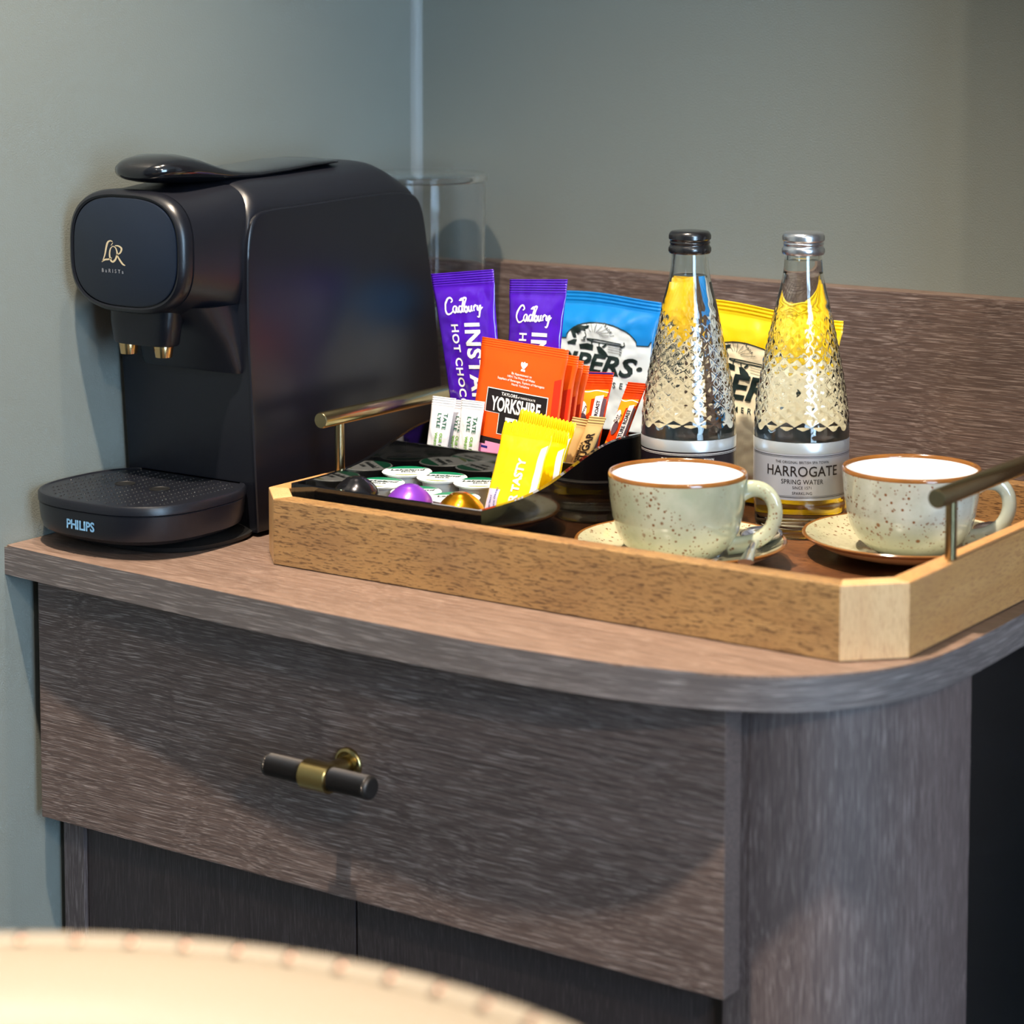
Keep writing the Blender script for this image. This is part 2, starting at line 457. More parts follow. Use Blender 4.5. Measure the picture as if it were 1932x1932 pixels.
# right wall with its window; the daylight lamp stands in the opening
bm = bmesh.new()
add_box(bm, (RX, RY, -780), (RX+100, -2620, CZ)); add_box(bm, (RX, -1480, -780), (RX+100, 0, CZ))
add_box(bm, (RX, -2620, -780), (RX+100, -1480, -370)); add_box(bm, (RX, -2620, 1370), (RX+100, -1480, CZ))
struct('wall_right', bm, M_WALL)
fr = bmesh.new()
for a, b in (((-2618, -368), (-2570, 1368)), ((-1530, -368), (-1482, 1368)), ((-2570, -368), (-1530, -330)), ((-2570, 1330), (-1530, 1368))):
    add_box(fr, (RX+20, a[0], a[1]), (RX+70, b[0], b[1]))
w1 = struct('window_1', fr, M_CEIL)
obj('pane', box((RX+42, -2570, -330), (RX+48, -1530, 1330)), M_PANE, w1)

# ------------------------------------------------------------------ worktop
front = catmull([(0, -458.4), (75, -464.5), (151, -469), (240, -475), (329, -478), (400, -478.5), (475, -474), (520, -466), (560, -453), (592, -432), (615, -404), (629, -372), (634.5, -337), (635, -290), (634, -230), (634, -150), (634, -60), (634, -18)], 5)
outline = [(0, -18)] + front
outline = [(x, y) for x, y in outline]
wt = thing('worktop', V(300, -240, -20), 'oak laminate worktop with a rounded right corner, carrying machine and tray', 'worktop')
bm = bmesh.new()
lo = [bm.verts.new(V(x, y, -20)) for x, y in outline]; hi = [bm.verts.new(V(x, y, 0)) for x, y in outline]
top = bm.faces.new(hi); bm.faces.new(list(reversed(lo))); top.material_index = 0
n = len(outline)
for i in range(n):
    f = bm.faces.new((lo[i], lo[(i+1) % n], hi[(i+1) % n], hi[i])); f.material_index = 1
bmesh.ops.bevel(bm, geom=list(top.edges), offset=0.0015, segments=2, affect='EDGES')
obj('panel', bm, [M_OAKT, M_OAKE], wt, smooth='auto')
# upstand along the back wall
up = thing('upstand', V(320, -9, 0), 'dark oak upstand board standing against the wall behind the tray', 'upstand')
bm = box((0, -18, 0), (660, 0, 158), 1.0)
for f in bm.faces:
    if f.normal.z > 0.8: f.material_index = 1  # top face gets the oak with the light coloured in
obj('board', bm, [M_OAKX, M_OAKT], up)

# ------------------------------------------------------------------ cabinet
cab = thing('drawer_cabinet', V(300, -240, -780), 'dark oak cabinet with one wide drawer under the worktop', 'cabinet')
FY = -440
dr = obj('drawer', box((12, FY, -190), (546, FY+18, -22), 0.8), M_OAKX, cab)
# drawer side edge carries upright-less lighter edging
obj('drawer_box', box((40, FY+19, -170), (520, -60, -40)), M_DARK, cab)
# end panel: J-shaped, curved at the front right corner, open behind
FE = FY+19.5
ep = [(550, FE), (560, FE), (578, FE+3), (596, FE+11), (610, FE+25), (620, FE+43), (626, FE+65), (628, FE+88), (628, FE+122),
      (610, FE+122), (610, FE+90), (606, FE+68), (598, FE+48), (584, FE+30), (566, FE+20), (550, FE+18)]
obj('end_panel', prism(ep, -779, -20.5), M_OAKZ, cab, smooth='auto')
obj('inner_post', box((534, FY+20, -779), (549.5, FY+60, -20.5)), M_OAKZ, cab)
obj('recess_panel', box((560, FY+143, -779), (609, -20, -20.5)), M_BLACKPANEL, cab, )  # near-black panel standing in for the dark void beside the end panel
lg = obj('side_panel', box((8, FY+24, -779), (27, -20, -20.5), 0.6), M_OAKZ, cab)
for x0, x1 in ((28, 262.5), (264.5, 533)):
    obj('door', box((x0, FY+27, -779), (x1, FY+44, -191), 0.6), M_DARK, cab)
# T-bar drawer handle
hx, hz = 280, -104
rot_y = Matrix.Rotation(PI/2, 4, 'X')
def lathe_y(prof, x, z, n=40):
    """profile [(r, y)] turned about a line running front to back"""
    bm = bmesh.new(); R = []
    for r, y in prof:
        R.append([bm.verts.new(V(x+r*math.cos(2*PI*i/n), y, z+r*math.sin(2*PI*i/n))) for i in range(n)])
    for j in range(len(R)-1):
        for i in range(n): bm.faces.new((R[j][i], R[j][(i+1) % n], R[j+1][(i+1) % n], R[j+1][i]))
    bm.faces.new(R[0]); bm.faces.new(R[-1]); bmesh.ops.recalc_face_normals(bm, faces=bm.faces); return bm
def lathe_x(prof, y, z, n=40, knurl=None):
    bm = bmesh.new(); R = []
    for r, x in prof:
        R.append([bm.verts.new(V(x, y+(r+(knurl(x, i) if knurl else 0))*math.cos(2*PI*i/n), z+(r+(knurl(x, i) if knurl else 0))*math.sin(2*PI*i/n))) for i in range(n)])
    for j in range(len(R)-1):
        for i in range(n): bm.faces.new((R[j][i], R[j][(i+1) % n], R[j+1][(i+1) % n], R[j+1][i]))
    bm.faces.new(R[0]); bm.faces.new(R[-1]); bmesh.ops.recalc_face_normals(bm, faces=bm.faces); return bm
obj('handle_plate', lathe_y([(10.5, FY), (10.5, FY-1), (9.8, FY-2), (8.2, FY-2.6), (7.2, FY-1.6)], hx, hz), M_BRASSB, dr, smooth='auto', ).__setitem__('label', 'round brass backplate of the drawer handle')
obj('handle_post', lathe_y([(5.6, FY-1), (5.6, FY-24)], hx, hz), M_BRASSB, dr, smooth='auto')
obj('handle_collar', lathe_x([(6.3, hx-10.5), (8.6, hx-10.5), (9.2, hx-9.8), (9.2, hx+9.8), (8.6, hx+10.5), (6.3, hx+10.5)], FY-29, hz), M_BRASSB, dr, smooth='auto', )
kn = lambda x, i: 0.32 if (int(round((x-hx)/0.72))+i) % 2 else -0.3
pr_ = [(6.2, hx-41), (7.0, hx-40)] + [(7.0, hx-39+i*0.72) for i in range(109)] + [(7.0, hx+40), (6.2, hx+41), (5.0, hx+41.2)]
bm = lathe_x(pr_, FY-29, hz, 56, lambda x, i: (kn(x, i) if abs(x-hx) < 38.5 else 0))
obj('handle_bar', bm, M_BRASSD, dr, smooth=False)['label'] = 'dark knurled cross bar of the drawer handle'

# tall wardrobe just outside the picture on the right (it throws the wall's right end into shade)
wd_ = thing('wardrobe', V(960, -95, -780), 'tall dark oak wardrobe to the right of the worktop, outside the photo', 'wardrobe')
obj('carcass', box((662, -157, -780), (1260, 0, CZ-40), 1), M_OAKZ, wd_)
obj('door', box((662, -175, -770), (1256, -158, CZ-50), 1), M_OAKZ, wd_)

# ------------------------------------------------------------------ coffee machine
cm = thing('coffee_machine', V(66, -300, 0), 'matt black capsule coffee machine with clear water tank, left of the tray', 'coffee machine')
XC, HW = 66.0, 56.5
prof = catmull([(-344, 3), (-346, 40), (-349, 90), (-352, 140), (-352, 190), (-349, 210), (-343, 219), (-330, 222.5), (-290, 223.5), (-240, 225), (-200, 225.5), (-176, 224), (-163, 219), (-156, 205), (-150, 175), (-143, 140), (-136, 90), (-131, 40), (-128, 3)], 4)
rings = []
for k in range(-12, 13):
    s = k/12.0
    x = XC + HW*math.sin(s*PI/2) if abs(s) < 1 else XC+HW*s
    q = abs(x-XC)/HW
    up_ = 22*(1-q**3.2)**0.62 if q < 1 else 0
    ring = []
    for (y, z) in prof:
        wz = max(0.0, min(1.0, (z-195)/26)); wy = 1.0
        yy = y
        if y > -185: wy = max(0.15, (-y-140)/45.0) if y < -140 else 0.1
        ring.append(V(x, yy, z+up_*wz*min(1, wy)))
    rings.append(ring)
obj('body', loft(rings), M_BLACK, cm, smooth='auto')
pp = [(y, z) for y, z in prof]
for sx, lab in ((1, None), (-1, None)):
    x0 = XC+sx*HW; x1 = XC+sx*(HW+3.2)
    def inset(p, d):
        cy, cz = -240, 115
        return (p[0]+(cy-p[0])*d/150.0, p[1]+(cz-p[1])*d/150.0)
    rr = [[V(x0, y, z) for y, z in pp], [V(x0+sx*2.0, y, z) for y, z in pp], [V(x0+sx*2.9, *inset(p, 1.0)) for p in pp], [V(x1, *inset(p, 3.0)) for p in pp]]
    obj('side_panel', loft(rr), M_BLACK2, cm, smooth='auto')
# head: rounded square section running forward from the body
def rsq(y, cz, a, b, e, n=56):
    return [V(x, y, z) for x, z in superell(XC, cz, a, b, e, n)]
obj('head', loft([rsq(-322, 191, 56, 51, 3.4), rsq(-345, 193, 56, 49, 3.4), rsq(-365, 195, 55, 45, 3.2), rsq(-385, 196, 53.5, 42.5, 3.0), rsq(-397, 197, 52.5, 41.2, 2.9)]), M_BLACK, cm, smooth='auto')
XF = 64.5
def rsf(y, a, b, e=2.9, n=64): return [V(x, y, z) for x, z in superell(XF, 197, a, b, e, n)]
obj('cap_ring', loft([rsf(-397.5, 53.2, 41.6), rsf(-402, 53.2, 41.6), rsf(-405.5, 51.6, 40.2), rsf(-407, 49.2, 38.2), rsf(-406.4, 47.6, 37.0), rsf(-405.2, 47.4, 36.8)]), M_BLACK2, cm, smooth='auto')
cf = obj('cap_face', loft([rsf(-405, 46.6, 36.1), rsf(-406.6, 46.6, 36.1), rsf(-407.1, 45.8, 35.4)]), M_CAPF, cm, smooth='auto')
SF = lambda x, y, l: V(x, -407.1-l, y)
# logo: interlaced script letters L, apostrophe, O, R
lg_ = [[(27, 96), (20, 99), (12, 92), (7, 72), (2, 40), (-6, 12)], [(-8, 10), (2, 20), (14, 23), (24, 30)], [(28, 92), (22, 80)],
       [(26, 78), (36, 72), (41, 50), (36, 26), (27, 14), (20, 22), (17, 44), (20, 66), (27, 77)],
       [(34, 80), (46, 80), (55, 70), (50, 52), (38, 44)], [(40, 46), (48, 26), (58, 8), (66, 3)]]
b1 = strokes(lg_, 0.8, (66, 100), (13.5, 16.5), taper=lambda t: 0.55+0.9*math.sin(PI*t))
decal('logo', place2d(b1, 46.6, 187.5, 0, 1.42, 1), SF, M_GOLDPRINT, cf, 8, 0.15)
decal('lettering', place2d(text2d('BaRISTa', 3.6, 0.005, 0, 1.75), 44.0, 182.4), SF, M_GREYPRINT, cf, 8, 0.15)
# lever
stn = [(-407, 250, 4, 2.0), (-405.5, 250.4, 12, 4.4), (-401, 251, 19.5, 6.8), (-394, 251.4, 24.5, 8.6), (-384, 251.6, 27.5, 9.8), (-372, 251, 28.5, 10.0), (-361, 249.6, 29, 9.2), (-350, 247.6, 29.5, 7.4), (-338, 245.8, 30, 5.2), (-326, 245.0, 30, 4.2), (-310, 244.6, 30, 3.6), (-280, 246, 30, 3.4), (-250, 248, 29.5, 3.0), (-228, 248.6, 29, 2.5), (-222, 248.4, 27.5, 1.8)]
obj('lever', loft([[V(x, y, z) for x, z in superell(XC+5, zc, a, h, 2.3, 36)] for y, zc, a, h in stn]), M_GLOSSB, cm, smooth='auto')
# brewing block under the head, spout and its two nozzles
def rbox_z(z, cx, cy, a, b, e=4): return [V(x, y, z) for x, y in superell(cx, cy, a, b, e, 40)]
obj('brew_housing', loft([rbox_z(113, XC+8, -350, 44, 6), rbox_z(116, XC+8, -350, 45, 8), rbox_z(135, XC+8, -353, 44, 13), rbox_z(160, XC+6, -362, 44, 26)]), M_BLACK, cm, smooth='auto')
obj('spout', loft([rbox_z(133, 64, -386, 25, 9.5, 3.2), rbox_z(134.5, 64, -386, 26, 10.5, 3.2), rbox_z(148, 64, -386, 28, 11.5, 3.2), rbox_z(162, 64, -385, 29, 12, 3.2)]), M_BLACK2, cm, smooth='auto')
for nx in (48.5, 80.5):
    obj('nozzle', lathe([(0, 125.2), (4.6, 125.2), (5.6, 125.3), (6.7, 132.5), (6.5, 133.5), (0, 133.5)], (nx, -387, 0), 32), M_GOLD, cm, smooth='auto')['label'] = 'pale gold spout nozzle'
# drip tray
TX, TY, TA, TB = 66.0, -394.0, 65.0, 62.0
def tr_ring(z, s=1.0, dz=0): return [V(x, min(y, -347), z) for x, y in superell(TX, TY, TA*s, TB*s, 2.7, 96)]
tray = obj('drip_tray', loft([tr_ring(9, 0.80), tr_ring(9.5, 0.86), tr_ring(13, 0.95), tr_ring(19, 0.978), tr_ring(29.6, 0.992), tr_ring(30.2, 0.985)]), M_BLACK, cm, smooth='auto')
grid = obj('drip_grid', loft([tr_ring(30.4, 0.985), tr_ring(30.8, 1.0), tr_ring(35.5, 1.0), tr_ring(36.7, 0.988), tr_ring(37.0, 0.965), tr_ring(36.2, 0.95), tr_ring(36.2, 0.90)]), M_BLACK, cm, smooth='auto')
dots = bmesh.new()
hl = ((48, -392), (80, -392))
for i in range(-10, 11):
    for j in range(-17, 18):
        x = TX+i*8.2+(j % 2)*0.5; y = TY+j*3.5
        if y > -351 or (abs((x-TX)/(TA*0.88))**2.7+abs((y-TY)/(TB*0.88))**2.7) > 1: continue
        if any((x-a)**2+(y-b)**2 < 90 for a, b in hl): continue
        lathe([(0.8, 0), (0.66, 0.35), (0.35, 0.55), (0, 0.6)], (x, y, 36.2), 8, bm=dots)
bmesh.ops.recalc_face_normals(dots, faces=dots.faces)
o = obj('perforation_glint', dots, M_GLOSSB, grid, smooth=True); o['kind'] = 'stuff'  # raised gloss beads standing in for glints on the hole edges
for a, b in hl:
    obj('cup_mark', lathe([(7.2, 36.15), (7.2, 36.6), (6.6, 36.7), (6.2, 36.3), (0, 36.3)], (a, b, 0), 32), M_VOID, grid, smooth='auto')
def arcmap(cx, cy, a, b, e, start_ang, z0):
    pts = superell(cx, cy, a, b, e, 2880); N = 2880
    i0 = int(start_ang/(2*PI)*N) % N
    def S(x, y, l):
        s = 0.0; i = i0; p = pts[i]
        while True:
            q_ = pts[(i+1) % N]; d_ = math.hypot(q_[0]-p[0], q_[1]-p[1])
            if s+d_ >= max(x, 0): break
            s += d_; i += 1; p = q_
        t_ = pts[(i+3) % N]; u0 = pts[(i-3) % N]; tx, ty = t_[0]-u0[0], t_[1]-u0[1]; L = math.hypot(tx, ty) or 1
        return V(p[0]+ty/L*l, p[1]-tx/L*l, z0+y)
    return S
SP = arcmap(TX, TY, TA*0.985, TB*0.985, 2.7, math.radians(245), 18.3)
decal('lettering', place2d(text2d('PHILIPS', 8.6, 0.028, 0, 0.98), 24, 0, 0, 0.93, 1), SP, M_BLUEPRINT, tray, 2, 0.35)
obj('foot', loft([[V(x, y, z) for x, y in superell(64, -374, a, b, 2.6, 64)] for z, a, b in ((0, 57, 48), (1.2, 61, 52), (4, 62, 53), (6, 58, 49), (9.4, 46, 40))]), M_VOID, cm, smooth='auto')
# water tank
TK = (63, -76, 0)
obj('water_tank', lathe([(0, 20), (48, 20), (49, 22), (49.5, 224), (47.2, 224), (46.8, 24), (0, 24)], TK, 72), M_TANK, cm, smooth='auto')['label'] = 'clear cylindrical water tank'
obj('tank_lid', lathe([(0, 230.5), (49, 230.5), (51, 229.6), (51.2, 226), (50.4, 224.6), (46.4, 224.4), (46.2, 227.6), (0, 227.8)], TK, 72), M_TANK, cm, smooth='auto')
obj('tank_column', box((48, -128.5, 18), (78, -127, 222), 0.4), M_BLACK, cm)
obj('tank_base', lathe([(0, 0), (52, 0), (53, 2), (53, 16), (50, 19.8), (0, 19.8)], TK, 64), M_BLACK, cm, smooth='auto')

# ------------------------------------------------------------------ serving tray
tr = thing('serving_tray', V(391, -237, 0), 'mango wood serving tray with cut corners and brass bar handles', 'tray')
X0, X1, Y0, Y1, CH, ZT, ZB = 159.0, 622.0, -399.0, -68.0, 27.0, 43.5, 0.8
oc = [(X0+CH, Y0), (X1-CH-1, Y0), (X1, Y0+CH+2), (X1, Y1-CH), (X1-CH, Y1), (X0+CH, Y1), (X0, Y1-CH), (X0, Y0+CH)]
TH = 13.0
def inset_poly(P, d):
    out = []; n = len(P)
    for i in range(n):
        a, b, c = Vector(P[i-1]), Vector(P[i]), Vector(P[(i+1) % n])
        e1 = (b-a).normalized(); e2 = (c-b).normalized()
        n1 = Vector((-e1.y, e1.x)); n2 = Vector((-e2.y, e2.x))
        m = (n1+n2).normalized(); out.append(tuple(b+m*(d/m.dot(n1))))
    return out
ic = inset_poly(oc, TH)
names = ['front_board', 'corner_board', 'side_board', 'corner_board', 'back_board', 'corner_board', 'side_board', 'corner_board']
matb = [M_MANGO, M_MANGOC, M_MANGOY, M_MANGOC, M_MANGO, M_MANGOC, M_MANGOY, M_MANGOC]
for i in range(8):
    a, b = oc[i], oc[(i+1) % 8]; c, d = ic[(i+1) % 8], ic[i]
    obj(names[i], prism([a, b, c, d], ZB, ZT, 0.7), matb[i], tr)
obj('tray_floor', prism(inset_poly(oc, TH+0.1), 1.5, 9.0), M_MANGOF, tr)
for hx_, in ((166.0,), (617.0,)):
    hb = obj('handle_bar', tube([V(hx_, y, 82) for y in (-326.5, -325.5, -240, -150, -149)], [5.0, 5.6, 5.6, 5.6, 5.0], 28), M_BRASS, tr, smooth='auto')
    for y in (-306, -169):
        obj('handle_post', tube([V(hx_, y, 43.0), V(hx_, y, 78)], 3.4, 20), M_BRASS, tr, smooth='auto')

# ------------------------------------------------------------------ black caddy
CX0, CX1, CY0, CY1, CT = 181.0, 334.0, -375.0, -184.0, 3.0
def sideprof():
    top = catmull([(CY0, 49.2), (-350, 49.0), (-325, 49.8), (-300, 53), (-278, 58.5), (-255, 64.5), (-235, 68.5), (-210, 70.5), (CY1, 70)], 5)
    return top
cd = thing('sachet_caddy', V((CX0+CX1)/2, (CY0+CY1)/2, 9), 'glossy black acrylic caddy holding sachets, capsules and milk pots', 'caddy')
for x0 in (CX0, CX1-CT):
    tp = sideprof(); ring = [(CY0, 9.3), (CY1, 9.3)] + list(reversed(tp))
    rr = [[V(x0, y, z) for y, z in ring], [V(x0+CT, y, z) for y, z in ring]]
    obj('side_wall', loft(rr), M_ACRYL, cd, smooth='auto')
obj('front_wall', box((CX0+CT, CY0, 9.3), (CX1-CT, CY0+CT, 49), 0.4), M_ACRYL, cd)
obj('back_wall', box((CX0+CT, CY1-CT, 9.3), (CX1-CT, CY1, 70), 0.4), M_ACRYL, cd)
obj('divider', box((CX0+CT, -255.5, 22.2), (CX1-CT, -252.5, 58.6), 0.4), M_ACRYL, cd)
obj('caddy_floor', box((CX0+CT, CY0+CT, 9.3), (CX1-CT, CY1-CT, 22), 0), M_ACRYL, cd)
FZ = 22.3

# ------------------------------------------------------------------ sachets
def ext(c, z):
    """lengthen the packet downward along its own edges to height z (mm)"""
    TL, TR, BR, BL = [Vector(p) for p in c]
    def g(t, b):
        k = (t.z-z)/(t.z-b.z); return t+(b-t)*k
    m = (TL+TR)/2; mb = (BL+BR)/2; k = (m.z-z)/(m.z-mb.z)
    return (TL, TR, TR+(BR-TR)*k, TL+(BL-TL)*k)
def packet(name, label, cat, corners, thick, mat, group=None, seal=(8, 6), zig=False, nu=22, nv=40, wr=0.5, seed=0, wave=0.0, ridge=0.22, rp=1.35):
    TL, TR, BR, BL = [Vector(p) for p in corners]
    W = ((TR-TL).length+(BR-BL).length)/2; H = ((BL-TL).length+(BR-TR).length)/2
    N = (TR-TL).cross(TL-BL).normalized()
    if N.y > 0: N = -N
    sd = seed*13.7
    def bulge(u, v):          # v from the top, 0..1
        y = v*H
        a = min(1, max(0, (y-seal[0])/ (0.12*H+2))); b = min(1, max(0, (H-seal[1]-y)/(0.12*H+2)))
        e = (a*(2-a))*(b*(2-b))
        g = max(0.0, math.sin(PI*min(1, max(0, u))))**0.55
        return thick/2*e*g
    def cr(u, v, side):
        y = v*H
        e = 1 if (y > seal[0] and y < H-seal[1]) else 0.25
        n_ = noise.noise(Vector((u*W/9+sd, y/9, side*5)))*1.0 + noise.noise(Vector((u*W/4+sd, y/4+3, side*5)))*0.4
        edge = min(1, 6*min(u, 1-u)+0.15)
        return wr*n_*e*edge
    def P(u, v):
        a = TL.lerp(TR, u); b = BL.lerp(BR, u); p = a.lerp(b, v)
        # film pulls in a little at the sides where the packet is filled
        pin = 1-0.035*bulge(0.5, v)/max(thick/2, .01)
        c_ = TL.lerp(BL, v).lerp(TR.lerp(BR, v), 0.5)
        p = c_+(p-c_)*pin
        if wave: p = p+N*(wave*math.sin(u*5.1+sd)*(1-v)**2)+(TL-BL).normalized()*(wave*0.5*math.sin(u*6.3+1+sd)*(1-v)**3)
        return p
    def rd(v):
        y = v*H
        if y < seal[0]*0.82 or y > H-seal[1]*0.82: return ridge*math.sin(2*PI*y/rp)
        return 0
    def S(x, y, l):
        u = x/W; v = -y/H
        p = P(u, v)+N*(bulge(u, v)+cr(u, v, 0)+l+0.22+max(0, rd(v)))
        return V(*p)
    bm = bmesh.new(); F = []; B = []
    ts = []
    j = 0.0
    while j < seal[0]: ts.append(j/H); j += rp/4
    k0 = len(ts); ts += [seal[0]/H+(1-(seal[0]+seal[1])/H)*i/nv for i in range(nv)]
    j = H-seal[1]
    while j < H: ts.append(j/H); j += rp/2
    ts.append(1.0)
    for q, v in enumerate(ts):
        rf = []; rb = []
        for i in range(nu+1):
            u = i/nu
            p = P(u, v)
            if zig and q == 0: p = p+(TL-BL).normalized()*(0.9 if i % 2 else -0.6)
            h = bulge(u, v)
            rf.append(bm.verts.new(V(*(p+N*(h+cr(u, v, 0)+rd(v)+0.12)))))
            rb.append(bm.verts.new(V(*(p-N*(h+cr(u, v, 1)*0.5-rd(v)+0.12)))))
        F.append(rf); B.append(rb)
    for q in range(len(ts)-1):
        for i in range(nu):
            bm.faces.new((F[q][i], F[q+1][i], F[q+1][i+1], F[q][i+1])); bm.faces.new((B[q][i], B[q][i+1], B[q+1][i+1], B[q+1][i]))
        bm.faces.new((F[q][0], B[q][0], B[q+1][0], F[q+1][0])); bm.faces.new((F[q][nu], F[q+1][nu], B[q+1][nu], B[q][nu]))
    for i in range(nu):
        bm.faces.new((F[0][i], F[0][i+1], B[0][i+1], B[0][i])); bm.faces.new((F[-1][i], B[-1][i], B[-1][i+1], F[-1][i+1]))
    bmesh.ops.recalc_face_normals(bm, faces=bm.faces)
    base = V(*((BL+BR)/2))
    t_ = thing(name, base, label, cat, group)
    wp = obj('wrapper', bm, mat, t_, smooth=True)
    return t_, S, W, H

# hot chocolate
CADB = [[(20, 29), (25, 33), (21, 40), (12, 38), (4, 26), (3, 12), (9, 2), (18, 2), (28, 9)],
        [(38, 17), (31, 19), (27, 12), (29, 5), (34, 5), (38, 16), (38, 7), (41, 4), (44, 8)],
        [(54, 16), (47, 18), (44, 11), (46, 5), (51, 5), (54, 14), (57, 30), (53, 36), (46, 31)], [(50, 31), (60, 37), (66, 35)], [(54, 20), (55, 6), (58, 5)],
        [(65, 35), (61, 22), (61, 7), (65, 3), (69, 9), (66, 16), (61, 11)],
        [(73, 17), (72, 7), (75, 4), (79, 8), (80, 17), (80, 7), (83, 4)],
        [(86, 16), (86, 4)], [(86, 11), (90, 17), (93, 15)],
        [(96, 17), (95, 8), (98, 6), (103, 16), (101, 2), (97, -10), (92, -9)], [(101, 4), (109, 12)]]
def hot(corners, label, seed):
    t_, S, W, H = packet('hot_chocolate_sachet', label, 'sachet', ext(corners, FZ+3), 9, M_PURPLE, 'hot chocolate sachets in the caddy', seal=(11, 8), wr=0.9, seed=seed, rp=1.7, ridge=0.3, nu=26, nv=60)
    b = strokes(CADB, 1.1, (110, 40), (W*0.66, 12), taper=lambda t: 0.75+0.5*math.sin(PI*t))
    decal('brand_lettering', place2d(b, W*0.18, -30.5, 2), S, M_WHITEINK, t_, 2.0, 0.25)
    decal('lettering', place2d(text2d('INSTANT', 17.5, 0.03, 0, 1.12), W*0.52, -36, -90, 0.92, 0.92), S, M_WHITEINK, t_, 2.0, 0.25)
    decal('lettering', place2d(text2d('HOT CHOCOLATE', 9.2, 0.022, 0, 1.16), W*0.27, -37, -90, 0.95, 0.95), S, M_WHITEINK, t_, 2.0, 0.25)
hot([(167.1, -203.4, 170.0), (221.1, -202.6, 176.8), (243.9, -217.8, 49.6), (200.3, -218.0, 48.7)], 'purple hot chocolate sachet leaning left, at the left end of the caddy', 1)
hot([(235.6, -203.3, 170.7), (283.5, -202.9, 173.8), (280.5, -218.2, 46.3), (240.4, -217.9, 49.2)], 'purple hot chocolate sachet standing upright behind the orange tea sachets', 2)

# tea
tea = [[(234.2, -234.1, 133.9), (305.6, -234.4, 130.6), (298.7, -242.0, 44.9), (225.6, -241.4, 51.3)],
       [(234.0, -228.1, 129.4), (309.8, -228.4, 125.9), (302.6, -236.1, 44.2), (229.6, -235.4, 50.6)],
       [(234.3, -223.5, 125.2), (310.6, -223.8, 122.2), (303.6, -231.2, 43.5), (226.1, -230.6, 49.5)],
       [(235.6, -219.0, 121.1), (312.3, -219.2, 118.5), (304.7, -226.2, 42.8), (222.6, -225.7, 48.4)]]
tl_ = ['orange tea sachet with black name panel, front of the tea stack', 'orange tea sachet second in the stack, its right edge showing behind the front one',
       'orange tea sachet third in the stack, only its top right edge showing', 'orange tea sachet at the back of the stack, lowest top corner']
for i, c in enumerate(tea):
    t_, S, W, H = packet('tea_sachet', tl_[i], 'sachet', ext(c, FZ+2), 2.4, M_ORANGE, 'tea sachets in the caddy', seal=(8, 4), wr=0.25, seed=10+i, rp=1.6, ridge=0.16, nu=16, nv=26)
    decal('fold_shade', flat_poly([[(W-7, -22-i*2), (W-1.5, -20-i*2), (W-1.5, -72), (W-7, -74)]]), S, M_ORANGED, t_, 6, 0.12)  # fold shadow down the right side, laid on as darker orange
    if i: continue
    # feathers crest
    cr_ = [[(0, 0), (-1, 3), (-0.6, 6), (0.6, 6), (1, 3)], ]
    fe = []
    for dx, an in ((0, 0), (-2.1, 24), (2.1, -24)):
        pts = [(1.25*math.cos(a)*(1.1 if math.sin(a) > 0 else .8), 3.6+2.9*math.sin(a)) for a in [2*PI*k/14 for k in range(14)]]
        ca, sa = math.cos(math.radians(an)), math.sin(math.radians(an))
        fe.append([(x*ca-y*sa, x*sa+y*ca) for x, y in pts])
    fe.append([(-2.2, -1.6), (2.2, -1.6), (1.8, 0.3), (-1.8, 0.3)])
    b = flat_poly(fe); decal('crest', place2d(b, W*0.53, -17.8, -3, 0.9, 0.82), S, M_WHITEINK, t_, 4, 0.25)
    rows = ['By Appointment to', 'HRH The Prince of Wales', 'Suppliers of Beverages, Taylors of Harrogate', 'North Yorkshire']
    bs = [place2d(text2d(s_, 2.25, 0.012, 0, 1, 1, 'CENTER'), W*0.52, -22.4-k*2.5, -2) for k, s_ in enumerate(rows)]
    decal('small_print', join2d(*bs), S, M_WHITEINK, t_, 6, 0.25)
    def rect(a, b_, c_, d_): return [(a, b_), (c_, b_), (c_, d_), (a, d_)]
    decal('name_border', flat_poly([rect(10, -33.6, 62.5, -50.6), rect(22.5, -49.5, 52, -64.6)]), S, M_WHITEINK, t_, 4, 0.2)
    decal('name_panel', flat_poly([rect(10.6, -34.2, 61.9, -50.2), rect(23.1, -49.5, 51.4, -64.0)]), S, M_INKB, t_, 4, 0.3)
    decal('lettering', join2d(place2d(text2d('TAYLORS', 3.0, 0.02, 0, 1.1, 1, 'LEFT'), 23, -37.6, -1), place2d(text2d('of HARROGATE', 2.0, 0.01, 0, 1.1, 1, 'LEFT'), 37, -37.8, -1)), S, M_WHITEINK, t_, 4, 0.42)
    decal('name_lettering', join2d(place2d(text2d('YORKSHIRE', 13.6, 0.03, 0, 0.98, 1, 'CENTER'), 36.3, -48.6, 0, 0.60, 0.98), place2d(text2d('TEA', 14, 0.035, 0, 1.0, 1, 'CENTER'), 37.2, -62.2, 0, 0.66, 1)), S, M_WHITEINK, t_, 4, 0.42)
    decal('dark_band', flat_poly([rect(1.5, -68.0, W-9, -76.5)]), S, M_INKB, t_, 4, 0.2)
    decal('pink_print', flat_poly([[(1.2, -76.6), (1.2, -75.4), (8, -75.4), (8, -73.2), (14, -73.2), (14, -71.0), (30, -71.0), (30, -69.5), (W-10, -69.5), (W-10, -98), (1.2, -98)]]), S, M_PINK, t_, 4, 0.3)
    decal('blue_print', flat_poly([rect(1.8, -76.8, 6.5, -80.6), rect(11.0, -74.4, 16.5, -76.0)]), S, M_NAVY, t_, 4, 0.4)

